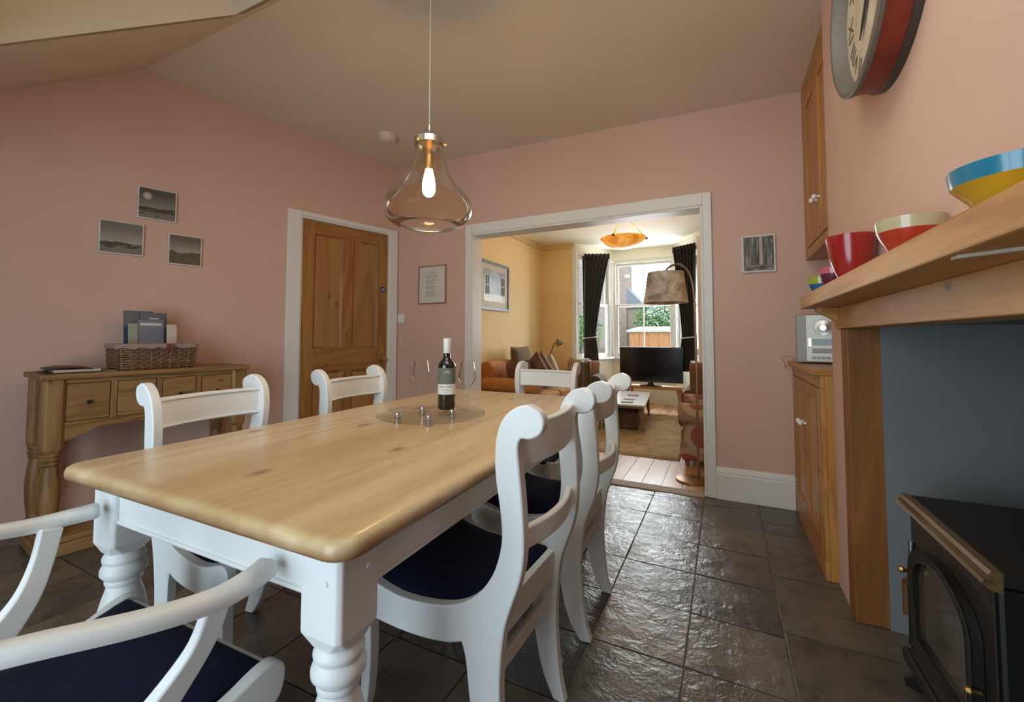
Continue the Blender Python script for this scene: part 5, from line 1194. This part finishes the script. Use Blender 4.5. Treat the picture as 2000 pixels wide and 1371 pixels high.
art = MB().box(-0.29, 0.29, -0.016, -0.0135, -0.205, 0.205).build('painting', street(), lpic, smooth=False)
wht = plain('reflection_white', (0.68, 0.68, 0.66), 0.7); wdk = plain('reflection_dark', (0.06, 0.06, 0.065), 0.7)
for xa, z0 in ((-0.20, -0.03), (0.23, -0.02)):  # reflection of the bay window painted into the picture as window shapes
    w_ = MB().box(xa-0.055, xa+0.055, -0.0172, -0.016, z0-0.09, z0+0.17).build('window_reflection', wht, art, smooth=False)
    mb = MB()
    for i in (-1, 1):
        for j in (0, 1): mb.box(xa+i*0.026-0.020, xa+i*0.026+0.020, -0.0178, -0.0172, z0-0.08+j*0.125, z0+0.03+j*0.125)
    mb.build('reflected_panes', wdk, art, smooth=False)
MB().box(-0.372, 0.372, -0.0255, -0.024, -0.282, 0.282).build('glass', glass('picture_glass', (0.97, 0.97, 0.97), 0.03, 0.01, 0.6), lpic, smooth=False)

# ---- alabaster bowl ceiling light
al = thing('bowl_ceiling_light', 'glowing amber alabaster bowl light hanging in the living room', 'ceiling light', (-1.03, 5.0, 0))
ab = N('glowing_alabaster'); f_ = ab.noise(ab.coord(), 9, 4, 0.6, 1.0); c_ = ab.ramp(f_, [(0.35, (0.75, 0.26, 0.03)), (0.55, (1.0, 0.48, 0.09)), (0.75, (1.0, 0.66, 0.22))]); ab.col(c_)
ab.l(c_, ab.b.inputs['Emission Color']); ab.b.inputs['Emission Strength'].default_value = 0.55; ab.p(0.35)
o_ = [(0.0, 2.140), (0.08, 2.145), (0.15, 2.168), (0.21, 2.205), (0.25, 2.248), (0.262, 2.262)]
MB().lathe(o_+[(0.255, 2.266), (0.24, 2.252), (0.20, 2.214), (0.14, 2.178), (0.07, 2.156), (0.0, 2.152)], 48, caps=False).build('bowl', ab.m, al, ang=60)
for k in range(3):
    a = 2*PI*k/3+0.3; c, s = math.cos(a), math.sin(a)
    MB().tube([(0.245*c, 0.245*s, 2.27), (0.03*c, 0.03*s, 2.52), (0.02*c, 0.02*s, 2.60)], 0.006, 8).build('hanging_rod', M['brass'], al)
    MB().lathe([(0.0, 0.22), (0.012, 0.225), (0.014, 0.25), (0.012, 0.275), (0.0, 0.28)], 10, (0, 0, 0), 'x', Matrix.Translation((0, 0, 2.255)) @ Matrix.Rotation(a, 4, 'Z')).build('clip', plain('dark_clip', (0.10, 0.04, 0.02), 0.4), al)
MB().lathe([(0.0, 2.585), (0.05, 2.59), (0.06, 2.61), (0.06, LCz)], 24).build('ceiling_rose', M['brass'], al)
bl_ = bpy.data.lights.new('bowl_light_bulb', 'POINT'); bl_.energy = 14; bl_.color = (1.0, 0.62, 0.25); bl_.shadow_soft_size = 0.05
bo = bpy.data.objects.new('bowl_light_bulb', bl_); COL.objects.link(bo); bo.location = (-1.03, 5.0, 2.31)

# ================================================================== outside the bay
gd = MB().box(-14, 14, 7.75, 60, -0.4, -0.25).build('ground', paint('garden_ground', (0.16, 0.17, 0.10), 0.9, 0.3, 0.3, 10), smooth=False); structure(gd, 'garden ground outside the bay')
brk = N('weathered_brick'); bt = brk.n('TexBrick'); brk.l(brk.coord('Object', (1, 1, 1), rot=(PI/2, 0, 0)), bt.inputs['Vector']); bt.inputs['Scale'].default_value = 4.5
bt.inputs['Color1'].default_value = (0.24, 0.155, 0.115, 1); bt.inputs['Color2'].default_value = (0.18, 0.12, 0.095, 1); bt.inputs['Mortar'].default_value = (0.27, 0.23, 0.20, 1); bt.inputs['Mortar Size'].default_value = 0.03
brk.col(bt.outputs['Color']); brk.p(0.9); rf = plain('grey_roof_slate', (0.13, 0.13, 0.14), 0.7)
nb = thing('brick_house', 'brown brick house seen through the bay window', 'building', (0, 13.0, 0))
MB().box(-9, -2.60, 0, 0.9, -0.3, 4.2).build('wall', brk.m, nb, smooth=False)
MB().box(-2.60, -2.14, 0.05, 0.9, -0.3, 1.98).build('low_wall', brk.m, nb, smooth=False)
MB().prism([(-2.60, 1.98), (-2.06, 1.98), (-2.06, 2.03), (-2.60, 2.62)], 0.0, 0.95, 'y').build('lean_to_roof', rf, nb, smooth=False)
MB().prism([(-0.15, 4.2), (1.05, 4.2), (0.45, 4.9)], -9.2, -2.45, 'x').build('roof', rf, nb, smooth=False)
MB().box(-2.62, -2.50, -0.12, 0.02, 2.90, 2.98).build('gutter', M['plastic_white'], nb, smooth=False)
sh = thing('timber_shed', 'orange timber shed in the garden outside the bay window', 'shed', (-1.20, 10.0, -0.25))
shm2 = wood('orange_shed_timber', (0.22, 0.085, 0.028), (0.30, 0.125, 0.045), (0.36, 0.16, 0.065), 'z', 1.2, 0.7)
for k in range(7): MB().box(-0.74+0.2157*k+0.003, -0.74+0.2157*(k+1)-0.003, 0, 0.02, 0, 1.48).build('board', shm2, sh, smooth=False)
MB().box(-0.72, 0.75, 0.02, 1.4, 0, 1.46).build('body', shm2, sh, smooth=False)
MB().prism([(-0.06, 1.48), (1.5, 1.60), (1.5, 1.64), (-0.06, 1.52)], -0.80, 0.82, 'x').build('roof', plain('pale_roof_felt', (0.30, 0.31, 0.30), 0.8), sh, smooth=False)
fnw = thing('garden_wall', 'grey garden wall outside the left bay window', 'wall', (-4.2, 11.5, -0.3)); MB().box(-1.5, 1.4, 0, 0.25, 0, 1.75).build('masonry', brk.m, fnw, smooth=False); MB().box(-1.55, 1.45, -0.03, 0.28, 1.75, 1.82).build('coping', rf, fnw, smooth=False)
leafm = N('garden_leaves'); oi = leafm.n('ObjectInfo'); leafm.col(leafm.ramp(leafm.noise(leafm.world(), 6, 3), [(0.3, (0.035, 0.085, 0.02)), (0.7, (0.12, 0.20, 0.05))])); leafm.p(0.6)
bark = plain('bark', (0.07, 0.05, 0.035), 0.9)
def tree(lab, loc, r, h, n, seed):
    t = thing('garden_tree', lab, 'tree', loc); rr = random.Random(seed)
    MB().tube(cr([(0, 0, 0), (0.03, 0.02, h*0.4), (0.0, 0, h*0.75)], 4), [0.06]*8+[0.04], 8).build('trunk', bark, t)
    mb = MB()
    for k in range(n):
        a, b, q = rr.uniform(0, 2*PI), math.acos(rr.uniform(-1, 1)), r*(rr.random()**0.4)
        p = Vector((q*math.sin(b)*math.cos(a), q*math.sin(b)*math.sin(a), h*0.72+q*0.8*math.cos(b)))
        d = Vector((rr.uniform(-1, 1), rr.uniform(-1, 1), rr.uniform(-.6, .6))).normalized(); s = d.orthogonal().normalized(); l_ = rr.uniform(.06, .11)
        mb.add([tuple(p), tuple(p+d*l_*0.5+s*l_*0.25), tuple(p+d*l_), tuple(p+d*l_*0.5-s*l_*0.25)], [(0, 1, 2, 3)])
    o = mb.build('foliage', leafm.m, t, smooth=False); o['kind'] = 'stuff'
tree('leafy green tree behind the orange shed', (-1.55, 12.4, -0.25), 0.75, 2.55, 2600, 1)
tree('leafy shrub by the grey garden wall', (-3.3, 10.4, -0.25), 0.6, 2.1, 1600, 2)
tree('tall pale green tree far to the right of the shed', (-0.2, 15, -0.25), 1.4, 3.0, 3000, 3)
